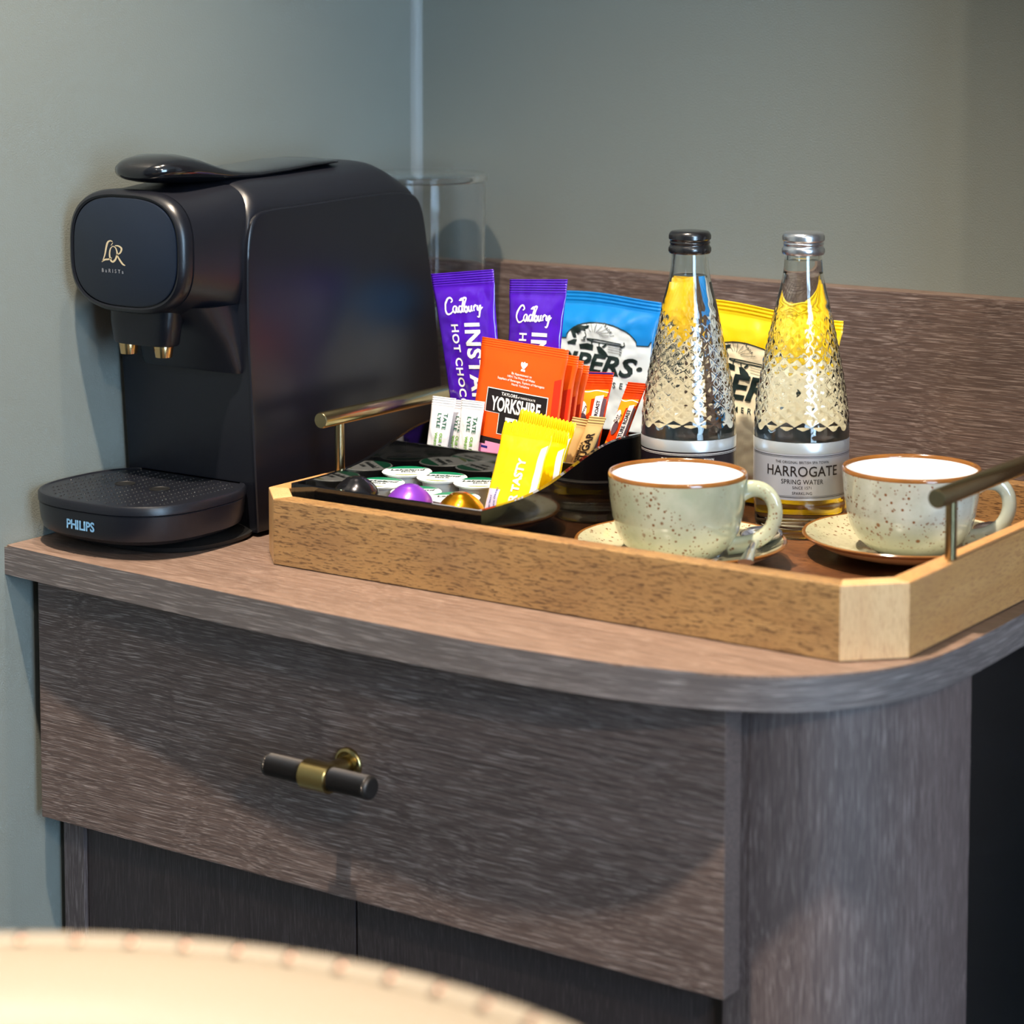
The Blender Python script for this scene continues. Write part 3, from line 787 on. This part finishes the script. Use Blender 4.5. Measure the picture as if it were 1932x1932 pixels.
# coffee sticks
cof = [([(292.3, -195.5, 110.0), (316.7, -195.4, 111.4), (304.3, -203.0, 35.5), (278.3, -203.2, 32.5)], 'orange coffee stick with blue edging, between the tea stack and the sugar sticks', 0),
       ([(325.3, -191.0, 105.2), (340.2, -191.0, 105.4), (316.6, -197.6, 39.4), (300.2, -197.6, 39.1)], 'narrow orange coffee stick leaning right against the caddy corner, beside the bottle', 1)]
for c, lab, i in cof:
    t_, S, W, H = packet('coffee_stick', lab, 'sachet', ext(c, FZ+1.5), 5, M_COFFEE, 'coffee sticks in the caddy', seal=(10, 5), wr=0.35, seed=20+i, nu=12, nv=30, rp=1.7)
    k = W/16.0
    if i == 0:
        decal('blue_edge', flat_poly([[(0.1, -0.2), (W-0.1, -0.2), (W-0.1, -1.3), (1.4, -1.3), (1.4, -14), (0.1, -14)]]), S, M_NAVY, t_, 3, 0.25)
    decal('amber_print', flat_poly([[(1, -13), (W-1, -12), (W-1, -17), (W*0.5, -19), (W*0.52, -28), (W*0.34, -33), (1, -20)], [(1, -44), (W*0.4, -46), (W*0.3, -70), (1, -70)]]), S, M_AMBER, t_, 3, 0.2)
    decal('white_line', strokes([[(0.5, -13.2), (W*0.3, -14), (W*0.6, -12.9), (W-0.6, -14.2)]], 0.7, (1, 1), (1, 1)), S, M_WHITEINK, t_, 3, 0.3)
    decal('cup_print', flat_poly([[(W*(0.22+0.20*math.cos(a)), -29+8.5*math.sin(a)) for a in [2*PI*q/20 for q in range(20)]]]), S, M_WHITEINK, t_, 3, 0.3)
    decal('coffee_print', flat_poly([[(W*(0.30+0.17*math.cos(a)), -34+5.2*math.sin(a)) for a in [2*PI*q/20 for q in range(20)]]]), S, M_GREYBEAN, t_, 3, 0.4)
    decal('small_print', join2d(place2d(text2d('FLAT', 2.6, 0.02), W*0.17, -30, 68), place2d(text2d('WHITE', 2.4, 0.02), W*0.30, -31, 68)), S, M_INKB, t_, 3, 0.5)
    decal('white_panel', flat_poly([[(W*0.62, -17), (W*0.86, -16), (W*0.86, -56), (W*0.60, -56)]]), S, M_WHITEINK, t_, 3, 0.3)
    decal('shade_panel', flat_poly([[(W*0.87, -18), (W*0.97, -19), (W*0.97, -56), (W*0.87, -56)]]), S, M_GREYBEAN, t_, 3, 0.3)
    decal('lettering', place2d(text2d('SIGNATURE ROAST', 3.9, 0.03), W*0.80, -50.5, 90, 0.90, 0.95), S, M_INKB, t_, 3, 0.45)

# sugar sticks
sug = [([(321.3, -232.8, 87.3), (334.4, -232.7, 87.5), (316.7, -237.4, 40.6), (303.2, -237.5, 40.1)], 'brown paper sugar stick with SUGAR lettering, frontmost right of the yellow packets', True),
       ([(305.5, -229.4, 84.7), (319.8, -229.5, 84.1), (304.8, -233.9, 38.6), (291.9, -234.0, 38.3)], 'brown paper sugar stick half hidden behind the lettered one', False),
       ([(284.8, -227.8, 87.2), (301.3, -227.8, 86.6), (292.7, -232.4, 36.7), (277.5, -232.5, 36.1)], 'brown paper sugar stick whose top edge peeps over the yellow packets', False)]
for i, (c, lab, show) in enumerate(sug):
    t_, S, W, H = packet('sugar_stick', lab, 'sachet', ext(c, FZ+1), 3.2, M_KRAFT, 'brown sugar sticks', seal=(7, 5), wr=0.2, seed=30+i, nu=12, nv=26, rp=1.9, ridge=0.3)
    if show:
        decal('lettering', place2d(text2d('SUGAR', 8.4, 0.03), W*0.76, -33, 90, 0.78, 0.95), S, M_INKB, t_, 2.5, 0.25)
        decal('small_print', place2d(text2d('DEMERARA', 3.0, 0.02), W*0.3, -34, 90), S, M_INKB, t_, 2.5, 0.25)
wst = [([(197.4, -242.0, 90.5), (217.5, -242.0, 90.5), (208.8, -246.5, 33.2), (191.4, -246.6, 33.1)], 'white sugar stick at the left, tilted, leftmost of three', 0),
       ([(211.7, -236.1, 88.5), (224.4, -236.1, 88.6), (217.5, -240.9, 33.7), (202.0, -240.9, 33.8)], 'white sugar stick squeezed between two others, middle of three', 1),
       ([(222.5, -242.5, 90.6), (242.2, -242.5, 90.6), (236.1, -247.0, 33.0), (219.4, -247.0, 32.9)], 'white sugar stick at the right, nearly upright against the orange tea sachet', 2)]
for c, lab, i in wst:
    t_, S, W, H = packet('white_sugar_stick', lab, 'sachet', ext(c, FZ+1), 3.4, M_STICKW, 'white sugar sticks in the caddy', seal=(7, 5), wr=0.5, seed=40+i, nu=14, nv=30, rp=1.7)
    x_ = W*0.50
    decal('brand_lettering', join2d(place2d(text2d('TATE', 5.4, 0.02), W*0.66, -11, -90, 0.9, 0.75), place2d(text2d('LYLE', 5.4, 0.02), W*0.40, -11, -90, 0.95, 0.75)), S, M_INKG, t_, 2.5, 0.25)
    decal('green_lettering', join2d(place2d(text2d('OUR', 3.2, 0.03), W*0.62, -25, -90), place2d(text2d('WHITE CANE SUGAR', 3.2, 0.03), W*0.38, -25, -90)), S, M_INKLG, t_, 2.5, 0.25)
    decal('lettering', place2d(text2d('FAIRTRADE', 3.2, 0.03), W*0.62, -33, -90), S, M_INK, t_, 2.5, 0.25)

# yellow packets
yel = [([(291.4, -289.1, 88.6), (331.0, -289.8, 86.9), (329.6, -312.5, 34.3), (290.8, -312.4, 34.4)], 'yellow wrapped biscuit packet with white lettering, frontmost of three', 0),
       ([(273.0, -243.6, 88.6), (318.5, -244.5, 83.3), (307.5, -248.0, 42.0), (262.5, -248.0, 42.2)], 'yellow biscuit packet furthest back, zigzag top edge rising highest', 2),
       ([(283.0, -267.2, 85.4), (328.6, -268.0, 81.8), (325.3, -277.0, 41.2), (279.6, -277.1, 41.1)], 'yellow biscuit packet in the middle with a white side edge', 1)]
for c, lab, i in yel:
    t_, S, W, H = packet('biscuit_packet', lab, 'snack packet', ext(c, FZ+2.5), 6 if i != 2 else 4.5, M_YELLOW, 'yellow biscuit packets in the caddy', seal=(9, 4), zig=True, wr=0.9, seed=50+i, nu=30, nv=30, rp=30, ridge=0.0)
    # crimped upright ribs across the top seal
    rb = bmesh.new()
    for k in range(26):
        x_ = 1+k*(W-2)/25
        ribbon(rb, [(x_, -0.6), (x_, -7.8)], 0.55)
    decal('crimp', rb, S, M_YELLOW, t_, 3, 0.5)
    decal('white_edge', flat_poly([[(W-4.6, -14), (W-0.8, -11), (W-0.8, -H+3), (W-5.0, -H+3)]]), S, M_WHITEINK, t_, 3, 0.3)
    if i == 0:
        decal('lettering', place2d(text2d('SUPER TASTY', 9.2, 0.03), W*0.66, -H-9.5, 90, 0.92, 0.92) if False else place2d(text2d('SUPER TASTY', 8.8, 0.035), W*0.66, -H+1, 90, 0.85, 0.95), S, M_WHITEINK, t_, 2.5, 0.3)
        decal('side_panel', flat_poly([[(1.2, -H+24), (11, -H+24), (11, -H+3), (1.2, -H+3)]]), S, M_LILAC, t_, 3, 0.25)
        decal('small_print', join2d(place2d(text2d('WHITE CHOC CHUNKS', 2.0, 0.02), 9.2, -H+4, 90), place2d(text2d('FROSTED TREAT', 2.0, 0.02), 5.6, -H+5, 90)), S, M_NAVY, t_, 2.5, 0.35)

# ------------------------------------------------------------------ milk pots and capsules
pots = [(201, -276.5, 43.6, 8, 'leftmost in the back row'), (231.5, -277.5, 43.2, -6, 'in the middle of the back row'), (262.5, -277.8, 43.0, 5, 'at the right of the back row'),
        (203.0, -309.8, 41.5, -8, 'in the front row behind the black capsule'), (235.0, -311.2, 39.4, 4, 'in the front row behind the purple capsule'), (267.0, -311.8, 39.2, 12, 'in the front row behind the gold capsule')]
for x, y, zt, an, where in pots:
    t_ = thing('milk_pot', V(x, y, FZ), 'milk pot with green printed lid, '+where, 'milk pot', 'milk pots in the caddy')
    dz = zt-FZ
    obj('cup', lathe([(0, 0), (10.5, 0), (11.5, 1), (13.6, dz-2.2), (16.6, dz-1.6), (16.8, dz-0.8), (0, dz-0.8)], (x, y, FZ), 36), M_PLASTICW, t_, smooth='auto')
    tilt = 0.03*math.sin(x)
    lid = obj('lid', lathe([(0, dz-0.7), (17.0, dz-0.7), (17.2, dz-0.4), (16.6, dz+0.1), (0, dz+0.15)], (x, y, FZ), 44), M_LIDW, t_, smooth='auto')
    ca, sa = math.cos(math.radians(28+an)), math.sin(math.radians(28+an))
    def SL(a, b, l, x=x, y=y, zt=zt, ca=ca, sa=sa): return V(x+a*ca-b*sa, y+a*sa+b*ca, zt+0.15+l)
    seg = lambda a0, a1, r: [(r*math.cos(a), r*math.sin(a)) for a in [math.radians(a0+(a1-a0)*k/14) for k in range(15)]]
    decal('green_print', flat_poly([seg(28, 152, 16.0)]), SL, M_LIDG, lid, 30, 0.1)
    decal('olive_print', flat_poly([seg(238, 302, 15.8)]), SL, M_LIDL, lid, 30, 0.1)
    decal('lettering', join2d(place2d(text2d('Lakeland', 6.6, 0.03, 0.2, 1, 1, 'CENTER'), 0, 0.6), place2d(text2d('MILK', 4.4, 0.04, 0, 1.1, 1, 'CENTER'), 1, -5.0)), SL, M_INK, lid, 30, 0.12)
caps = [(214.5, -349, M_CAPSB, 'black coffee capsule in the front left of the caddy', 'DOUBLE'), (259.0, -350, M_CAPSP, 'purple coffee capsule in the middle of the caddy front', 'LUNGO'), (301.0, -351.5, M_CAPSG, 'gold coffee capsule at the front right of the caddy', None)]
for x, y, m, lab, wd in caps:
    t_ = thing('coffee_capsule', V(x, y, FZ), lab, 'capsule', 'coffee capsules in the caddy')
    obj('rim', lathe([(0, 0), (18.2, 0), (18.4, 0.5), (17.6, 1.0), (14.6, 1.2), (0, 1.2)], (x, y, FZ), 44), M_CAPSF, t_, smooth='auto')
    cp = [(15.7, 1.0), (15.6, 3), (15.4, 16), (15.2, 19.5), (14.2, 22.5), (11.6, 25.6), (8.8, 28.0), (7.8, 28.6), (6.2, 29.9), (5.4, 29.8), (4.4, 30.6), (2, 31.0), (0, 31.1)]
    obj('shell', lathe(cp, (x, y, FZ), 48), m, t_, smooth='auto')
    if wd:
        def SC2(a, b, l, x=x, y=y):
            th = math.radians(-52)+a/13.0; r = 14.4-b*0.72+l; return V(x+r*math.cos(th), y+r*math.sin(th), FZ+20.6+b*0.72+l*.6)
        decal('lettering', place2d(text2d(wd, 3.0, 0.03, 0, 1.2, 1, 'CENTER'), 0, 0), SC2, M_WHITEINK, t_, 2, 0.25)

# ------------------------------------------------------------------ crisp bags
def horn(S, t_, mat, x, y, k=1.0):
    """engraved figure blowing a long horn, in profile, as simple ink shapes"""
    kx, ky = k*0.80, k*0.62
    hair = [[(0, 8), (-2, 12), (1, 17), (7, 20), (13, 20), (18, 22), (17, 18), (14, 17), (15, 14), (11, 15), (8, 13), (7, 9), (4, 11), (3, 7)], [(2, 4), (0, 8), (4, 9), (5, 5)], [(-5, -2), (3, 3), (6, 3), (5, -3), (-4, -4)],
            [(9, -2), (18, 1), (24, 0), (24, -6), (10, -7)], [(28, -1), (32, 0), (38, -5), (42, -11), (30, -8)], [(33, 0), (37, 5), (38, 3), (35, -1)]]
    b = flat_poly([[(px*kx, py*ky) for px, py in p] for p in hair])
    b2 = strokes([[(14, 13), (16, 9), (14, 6), (15, 4), (11, 3)], [(17, 6), (28, 7), (52, 7.5)], [(17, 5), (28, 4.2), (52, 5.2)], [(52, 3), (55, 6.5), (54, 10)], [(24, 7), (22, 2), (24, -2)], [(30, 4), (31, -4)], [(3, 14), (9, 16), (14, 16)], [(5, 11), (10, 13)]],
                 0.8, (1, 1), (kx, ky))
    rays = strokes([[(24+6*math.cos(a), 10+5*math.sin(a)), (24+22*math.cos(a), 10+15*math.sin(a))] for a in [math.radians(d) for d in (22, 38, 54, 70, 86, 102, 118)]] +
                   [[(40, y_), (52, y_)] for y_ in (1.5, -1.5, -4.5)], 0.3, (1, 1), (kx, ky), smooth=False)
    decal('emblem', place2d(join2d(b, b2, rays), x, y, -4), S, mat, t_, 2, 0.95)
    tx = join2d(place2d(text2d('TRADE', 2.6, 0.015, 0, 1.3), x+26*k, y+14.5*k, -42), place2d(text2d('MARK', 2.6, 0.015, 0, 1.3), x+41*k, y+1*k, -95))
    decal('small_print', tx, S, mat, t_, 2, 0.95)
def bag(corners, lab, mat, inner, seed, cx, hw, ytop, ybase, ye, yt, ts, xt, flav, thick, fo):
    """cx, hw: the white dome; ytop/ybase its heights; ye, yt, xt, ts: emblem and brand lettering, mm down from the top"""
    t_, S, W, H = packet('crisp_bag', lab, 'crisp bag', corners, thick, mat, 'crisp bags behind the bottles', seal=(9, 8), wr=1.3, seed=seed, nu=44, nv=60, wave=3.0, rp=2.6, ridge=0.35)
    y1 = -H*0.93
    top = [(2, ybase-2)] + [(cx+hw*math.cos(a), ybase+(ytop-ybase)*math.sin(a)) for a in [math.radians(180-12*q) for q in range(16)]] + [(min(W-3, cx+hw+8), ybase+0.5), (W-2, ybase+4)]
    decal('print_panel', flat_poly([[(2, y1)]+[(W-2, y1)]+list(reversed(top))]), S, inner, t_, 2, 0.4)
    decal('panel_outline', strokes([top], 0.8, (1, 1), (1, 1), smooth=False), S, M_INK, t_, 2, 0.8)
    horn(S, t_, M_INK, cx-hw*0.84, ye, 1.0)
    decal('brand_lettering', place2d(text2d('PIPERS\u00b7', ts, 0.03, 0.32, 1.02, 1, 'RIGHT'), xt, yt, -1, 1.2, 1.0), S, M_INK, t_, 2, 0.9)
    decal('lettering', place2d(text2d(flav, 5.6, 0.015, 0, 1.9, 1, 'RIGHT'), xt-fo, yt-9, -1), S, M_INK, t_, 2, 0.9)
bag([(160.6, -94.2, 150.3), (293.8, -94.2, 148.8), (292.2, -111.4, 12.0), (180.2, -112.4, 12.0)], 'blue and white crisp bag behind the orange sachets, left of both bottles', M_BLUEBAG, M_PALEBLUE, 3, 82, 29, -21, -34, -36, -57.5, 19, 114, 'ANGLESEY', 24, 6)
bag([(297.9, -90.5, 153.1), (436.2, -91.0, 145.5), (431.4, -99.8, 11.5), (308.9, -99.8, 11.5)], 'yellow and cream crisp bag behind the two water bottles', M_YELBAG, M_CREAMP, 4, 62, 31, -26, -39, -41, -66, 24, 101, 'SUMMER', 15, 32)

# ------------------------------------------------------------------ bottles
def bottle(cx, cy, rot, capm, lab, kind):
    Z0 = 9.2
    t_ = thing('water_bottle', V(cx, cy, Z0), lab, 'bottle', 'glass water bottles on the tray')
    P = [(0, 2.5), (18, 2.0), (25, 0.3), (27.5, 0.2), (29, 1.5), (30, 4), (30.8, 10), (31.2, 20), (31.8, 23), (31.9, 26), (31.6, 27), (31.6, 63), (31.9, 65), (32, 69), (31.7, 74)]
    up_ = catmull([(31.7, 74), (30.4, 88), (27.2, 108), (23.3, 128), (18.6, 151), (15.2, 165), (13.2, 175), (12.3, 186), (11.8, 198)], 18)
    prof_ = P[:-1]+[(r, z) for r, z in up_]
    NF = 18
    def rm(a, z):
        if z < 71 or z > 152: return 0
        env = min(1, (z-71)/6)*min(1, (152-z)/22)
        s = (z-71)/9.0
        k = 0.75 if kind == 'a' else 1.0
        p = (a+rot)*NF/(2*PI)+s; q = (a+rot)*NF/(2*PI)-s
        tri = lambda f: 1-abs(2*(f-math.floor(f))-1)
        return (min(tri(p), tri(q))-0.4)*1.0*k*env
    zz = []
    for r, z in prof_: zz.append((r, z))
    bm = lathe(zz, (cx, cy, Z0), 180, rm)
    top = (9.6, 198.3)
    inn = [(11.8, 198), (9.6, 198.3), (9.9, 186), (10.9, 175), (13.0, 165), (16.3, 151), (21.0, 128), (24.9, 108), (28.0, 88), (29.4, 74), (29.5, 60), (29.4, 26), (28.6, 10), (26.5, 6.5), (18, 6), (0, 6.4)]
    lathe(inn, (cx, cy, Z0), 180, bm=bm)
    bmesh.ops.remove_doubles(bm, verts=bm.verts, dist=1e-6); bmesh.ops.recalc_face_normals(bm, faces=bm.faces)
    obj('glass', bm, M_GLASS, t_, smooth=True)
    WL = 172 if kind == 'a' else 183
    wp = [(0, 6.3), (18, 5.9), (26.6, 6.4), (28.7, 9.9), (29.5, 26), (29.6, 60), (29.5, 74), (28.1, 88), (25.0, 108), (21.1, 128), (16.4, 151), (13.1, 165), (11.35, 172)]
    if WL > 175: wp += [(11.0, 175), (10.2, 183)]
    wp = wp+[(wp[-1][0]-0.6, WL-0.1), (0, WL-0.2)]
    bm = lathe(wp, (cx, cy, Z0), 96); bmesh.ops.recalc_face_normals(bm, faces=bm.faces)
    obj('water', bm, M_WATER, t_, smooth='auto')
    # screw cap with milled bands
    def cm_(a, z): return (0.22 if int(a*60/(2*PI)*2+0.5) % 2 else 0) if (z < 191.5 and z > 188) or (z > 196 and z < 200) else 0
    cp = [(12.6, 186.5), (13.6, 186.8), (14.1, 188.2), (14.1, 190.2), (13.6, 191.6), (13.2, 192.2), (13.2, 193.0), (13.6, 193.6), (13.6, 194.2), (13.2, 194.8), (13.3, 195.6), (13.9, 196.4), (13.9, 198.8), (13.5, 200.4), (12.4, 201.4), (9, 201.8), (0, 201.9)]
    obj('screw_cap', lathe(cp, (cx, cy, Z0), 120, cm_), capm, t_, smooth='auto')
    # label
    def SB(x, z, l):
        th = math.radians(-55)+x/31.8; r = 31.75+l; return V(cx+r*math.cos(th), cy+r*math.sin(th), Z0+z)
    r0 = 31.75
    base = obj('label', lathe([(r0, 27), (r0+0.15, 27.05), (r0+0.15, 57.6), (r0, 57.6)], (cx, cy, Z0), 96), M_SILVER if kind == 'b' else M_BLKLABEL, t_, smooth='auto')
    obj('neck_band', lathe([(r0, 57.7), (r0+0.2, 57.7), (r0+0.25, 65.0), (r0, 65.4)], (cx, cy, Z0), 96), M_FROST, t_, smooth='auto')['label'] = 'silver band above the label'
    ln = bmesh.new()
    for zz_, w_ in ((56.4, 0.35), (55.5, 0.2), (29.0, 0.35), (29.9, 0.2)):
        ribbon(ln, [(x, zz_) for x in range(-46, 47, 2)], w_)
    ink = M_INKB if kind == 'b' else M_WHITEINK
    decal('label_lines', ln, SB, ink, base, 50, 0.3)
    T = [('HARROGATE', 9.6, 43.2, 0.008, 1.02), ('SPRING WATER', 4.4, 38.0, 0.004, 1.05), ('SINCE 1571', 2.7, 34.7, 0.004, 1.1), ('SPARKLING' if kind == 'b' else 'STILL', 2.7, 31.0, 0.006, 1.1), ('THE ORIGINAL BRITISH SPA TOWN', 2.5, 51.6, 0.004, 1.05)]
    decal('lettering', join2d(*[place2d(text2d(s, sz, bo, 0, sp_, 1, 'CENTER'), -3, z_, 0, 0.88, 1) for s, sz, z_, bo, sp_ in T]), SB, ink, base, 3, 0.3)
    return t_
bottle(371.2, -187.7, 0.3, M_CAPBLK, 'clear glass water bottle with black screw cap and dark label, on the left', 'a')
bottle(437.2, -151.6, 0.0, M_CAPSIL, 'clear glass sparkling water bottle with silver screw cap and silver label, on the right', 'b')

# ------------------------------------------------------------------ cups, saucers, spoons
def saucer(cx, cy, lab, m, seed):
    t_ = thing('saucer', V(cx, cy, 9.0), lab, 'saucer', 'speckled saucers on the tray')
    Z = 9.0
    prof_ = [(0, 1.2), (20, 1.2), (21, 0.2), (24, 0.2), (25.5, 1.4), (40, 4.0), (55, 8.4), (64.5, 13.2), (66.6, 14.6), (67.2, 15.6), (66.6, 16.3), (64.8, 16.0), (55, 11.2), (40, 7.2), (30, 5.6), (26, 5.2), (24, 4.2), (0, 4.0)]
    mi = [2]*6+[2, 1, 1, 1, 1]+[0]*6
    bm = lathe(prof_, (cx, cy, Z), 96, mi=mi); bmesh.ops.recalc_face_normals(bm, faces=bm.faces)
    obj('dish', bm, [m, M_RIMBR, M_UNDER], t_, smooth='auto')
def cup(cx, cy, ang, lab, m):
    Z = 13.6
    t_ = thing('coffee_cup', V(cx, cy, Z), lab, 'cup', 'speckled stoneware cups on the tray')
    P = [(0, 1.4), (18, 1.2), (19.5, 0.2), (21.5, 0.2), (23, 1.6), (29, 5), (34.5, 10.5), (38.5, 18), (41, 27), (42.6, 38), (43.4, 48), (43.9, 53.0), (43.9, 54.6), (43.2, 55.6), (42.2, 55.5), (41.4, 54.6), (41.1, 53.4), (40.6, 46), (39.6, 34), (37.6, 24), (33.5, 14.5), (27, 8), (18, 5), (0, 4.4)]
    mi = [0]*11+[1]*4+[1]+[2]*8
    bm = lathe(P, (cx, cy, Z), 96, mi=mi[:len(P)-1]); bmesh.ops.recalc_face_normals(bm, faces=bm.faces)
    obj('bowl', bm, [m, M_RIMBR, M_INW], t_, smooth='auto')
    ca, sa = math.cos(math.radians(ang)), math.sin(math.radians(ang))
    pts = catmull([(40.0, 44), (47, 46.5), (55, 45), (60.5, 38.5), (61.5, 29), (57.5, 19.5), (49, 13.2), (40, 10.5), (32, 9.5)], 6)
    path = [V(cx+r*ca, cy+r*sa, Z+z) for r, z in pts]
    n = len(path)
    rad = [4.6+1.6*abs(2*i/(n-1)-1)**2 for i in range(n)]
    bm = tube(path, rad, 18, flat=0.72, up=Vector((-sa, ca, 0)))
    obj('handle', bm, m, t_, smooth=True)
saucer(420, -279, 'speckled sage saucer with brown rim under the front cup', M_SAUCER, 1)
saucer(530, -181, 'speckled sage saucer with thick amber rim under the right cup', M_SAUCER, 2)
cup(420, -283, 22, 'sage green speckled cup with brown rim in front of the bottles', M_SAGE)
cup(534, -185, 30, 'sage grey speckled cup with brown rim beside the right tray handle', M_SAGE2)
def spoon(x, y, ang, lab):
    t_ = thing('teaspoon', V(x, y, 22), lab, 'teaspoon', 'teaspoons on the saucers')
    ca, sa = math.cos(math.radians(ang)), math.sin(math.radians(ang))
    def L(a, b, z): return V(x+a*ca-b*sa, y+a*sa+b*ca, 22+z)
    bm = bmesh.new(); R = []
    ns, nr = 28, 7
    for lay in (0, 1):
        for j in range(nr+1):
            f = j/nr; ring = []
            for i in range(ns):
                th = 2*PI*i/ns
                a = 21*f*math.cos(th)*(1.05 if math.cos(th) > 0 else .95); b = 13.5*f*math.sin(th)
                z = -5.6*(1-f*f)+(0.0 if lay == 0 else -0.9*(1-f*0.6))+5.0
                ring.append(bm.verts.new(L(a, b, z)))
            R.append(ring)
    for lay in (0, 1):
        for j in range(nr):
            A, B = R[lay*(nr+1)+j], R[lay*(nr+1)+j+1]
            for i in range(ns): bm.faces.new((A[i], A[(i+1) % ns], B[(i+1) % ns], B[i]))
    A, B = R[nr], R[2*nr+1]
    for i in range(ns): bm.faces.new((A[i], A[(i+1) % ns], B[(i+1) % ns], B[i]))
    bmesh.ops.remove_doubles(bm, verts=bm.verts, dist=1e-6); bmesh.ops.recalc_face_normals(bm, faces=bm.faces)
    obj('spoon_bowl', bm, M_CHROME, t_, smooth=True)
    hp = catmull([(-20, 5.0), (-25, 5.8), (-34, 6.5), (-50, 6.0), (-66, 4.5), (-76, 3.6)], 5)
    wr_ = [2.2 if i < 8 else 2.0+3.2*((i-8)/(len(hp)-9))**1.5 for i in range(len(hp))]
    obj('spoon_handle', tube([L(a, 0, z) for a, z in hp], wr_, 12, flat=0.35), M_CHROME, t_, smooth='auto')
spoon(458, -243, 112, 'steel teaspoon lying on the saucer behind the front cup handle')
spoon(574, -146, 112, 'steel teaspoon lying on the saucer behind the right cup handle')

# ------------------------------------------------------------------ tub chair in the foreground
CXc, CYc, CR, CTOP = 728, -1203, 262, 30
ch = thing('tub_chair', V(CXc, CYc, -780), 'cream leather tub chair with nailhead trim, blurred in the foreground', 'chair')
def arcring(a, sect):
    ca, sa = math.cos(a), math.sin(a); return [V(CXc+r*ca, CYc+r*sa, z) for r, z in sect]
sect = [(CR-4, -420), (CR, -300), (CR, -10), (CR-1, 10), (CR-8, 22), (CR-22, 29), (CR-44, 30), (CR-68, 24), (CR-84, 8), (CR-90, -18), (CR-88, -60), (CR-84, -160), (CR-78, -300), (CR-78, -420)]
sect = [(r+5, z+6 if z > -100 else z) for r, z in catmull(sect, 3)]
rings = []
A0, A1 = math.radians(-8), math.radians(188)
for i in range(61): rings.append(arcring(A0+(A1-A0)*i/60, sect))
obj('backrest', loft(rings), M_CREAML, ch, smooth='auto')
pad = [V(CXc+(CR-92)*math.cos(a), CYc+(CR-92)*math.sin(a), 0) for a in [2*PI*k/48 for k in range(48)]]
rg = []
for z, s in ((-420, 0.97), (-410, 1), (-345, 1), (-330, 0.98), (-322, 0.93), (-318, 0.8)):
    rg.append([V(CXc+(CR-92)*s*math.cos(2*PI*k/48), CYc+(CR-92)*s*math.sin(2*PI*k/48), z) for k in range(48)])
obj('seat', loft(rg), M_CREAML, ch, smooth='auto')
obj('seat_frame', lathe([(0, -440), (CR-20, -440), (CR-14, -436), (CR-14, -421), (0, -421)], (CXc, CYc, 0), 64), M_WALNUT, ch, smooth='auto')
for dx, dy in ((-160, -150), (160, -150), (-160, 150), (160, 150)):
    obj('leg', tube([V(CXc+dx, CYc+dy, -440), V(CXc+dx*1.15, CYc+dy*1.15, -779)], [17, 11], 16), M_WALNUT, ch, smooth='auto')
obj('piping', tube([V(CXc+(CR+1)*math.cos(A0+(A1-A0)*i/90), CYc+(CR+1)*math.sin(A0+(A1-A0)*i/90), 27) for i in range(91)], 5.5, 14), M_CREAML, ch, smooth=True)
na = math.radians(4); proto = None
while na < math.radians(176):
    r = CR+1; p = V(CXc+r*math.cos(na), CYc+r*math.sin(na), 26)
    if proto is None:
        bm = bmesh.new(); bmesh.ops.create_uvsphere(bm, u_segments=12, v_segments=8, radius=0.0066)
        bmesh.ops.translate(bm, verts=bm.verts, vec=p); proto = obj('nailhead', bm, M_NAIL, ch, smooth=True); p0 = p.copy()
    else:
        o = proto.copy(); COL.objects.link(o); o.parent = ch; o.location = p-p0
    na += 20.0/r

# ------------------------------------------------------------------ ceiling fittings for the lamps
for x, y, w_ in ((395, -885, 'right of the two over the worktop'), (330, -470, 'left of the two over the worktop'), (2540, -2000, 'nearest the window'), (1500, -2300, 'in the middle of the room')):
    t_ = thing('ceiling_downlight', V(x, y, CZ), 'recessed round ceiling downlight, '+w_, 'downlight')
    obj('bezel', lathe([(32, -1), (44, -1), (45, -3), (43, -5), (34, -5), (30, -1)], (x, y, CZ), 40), M_CHROME, t_, smooth='auto')
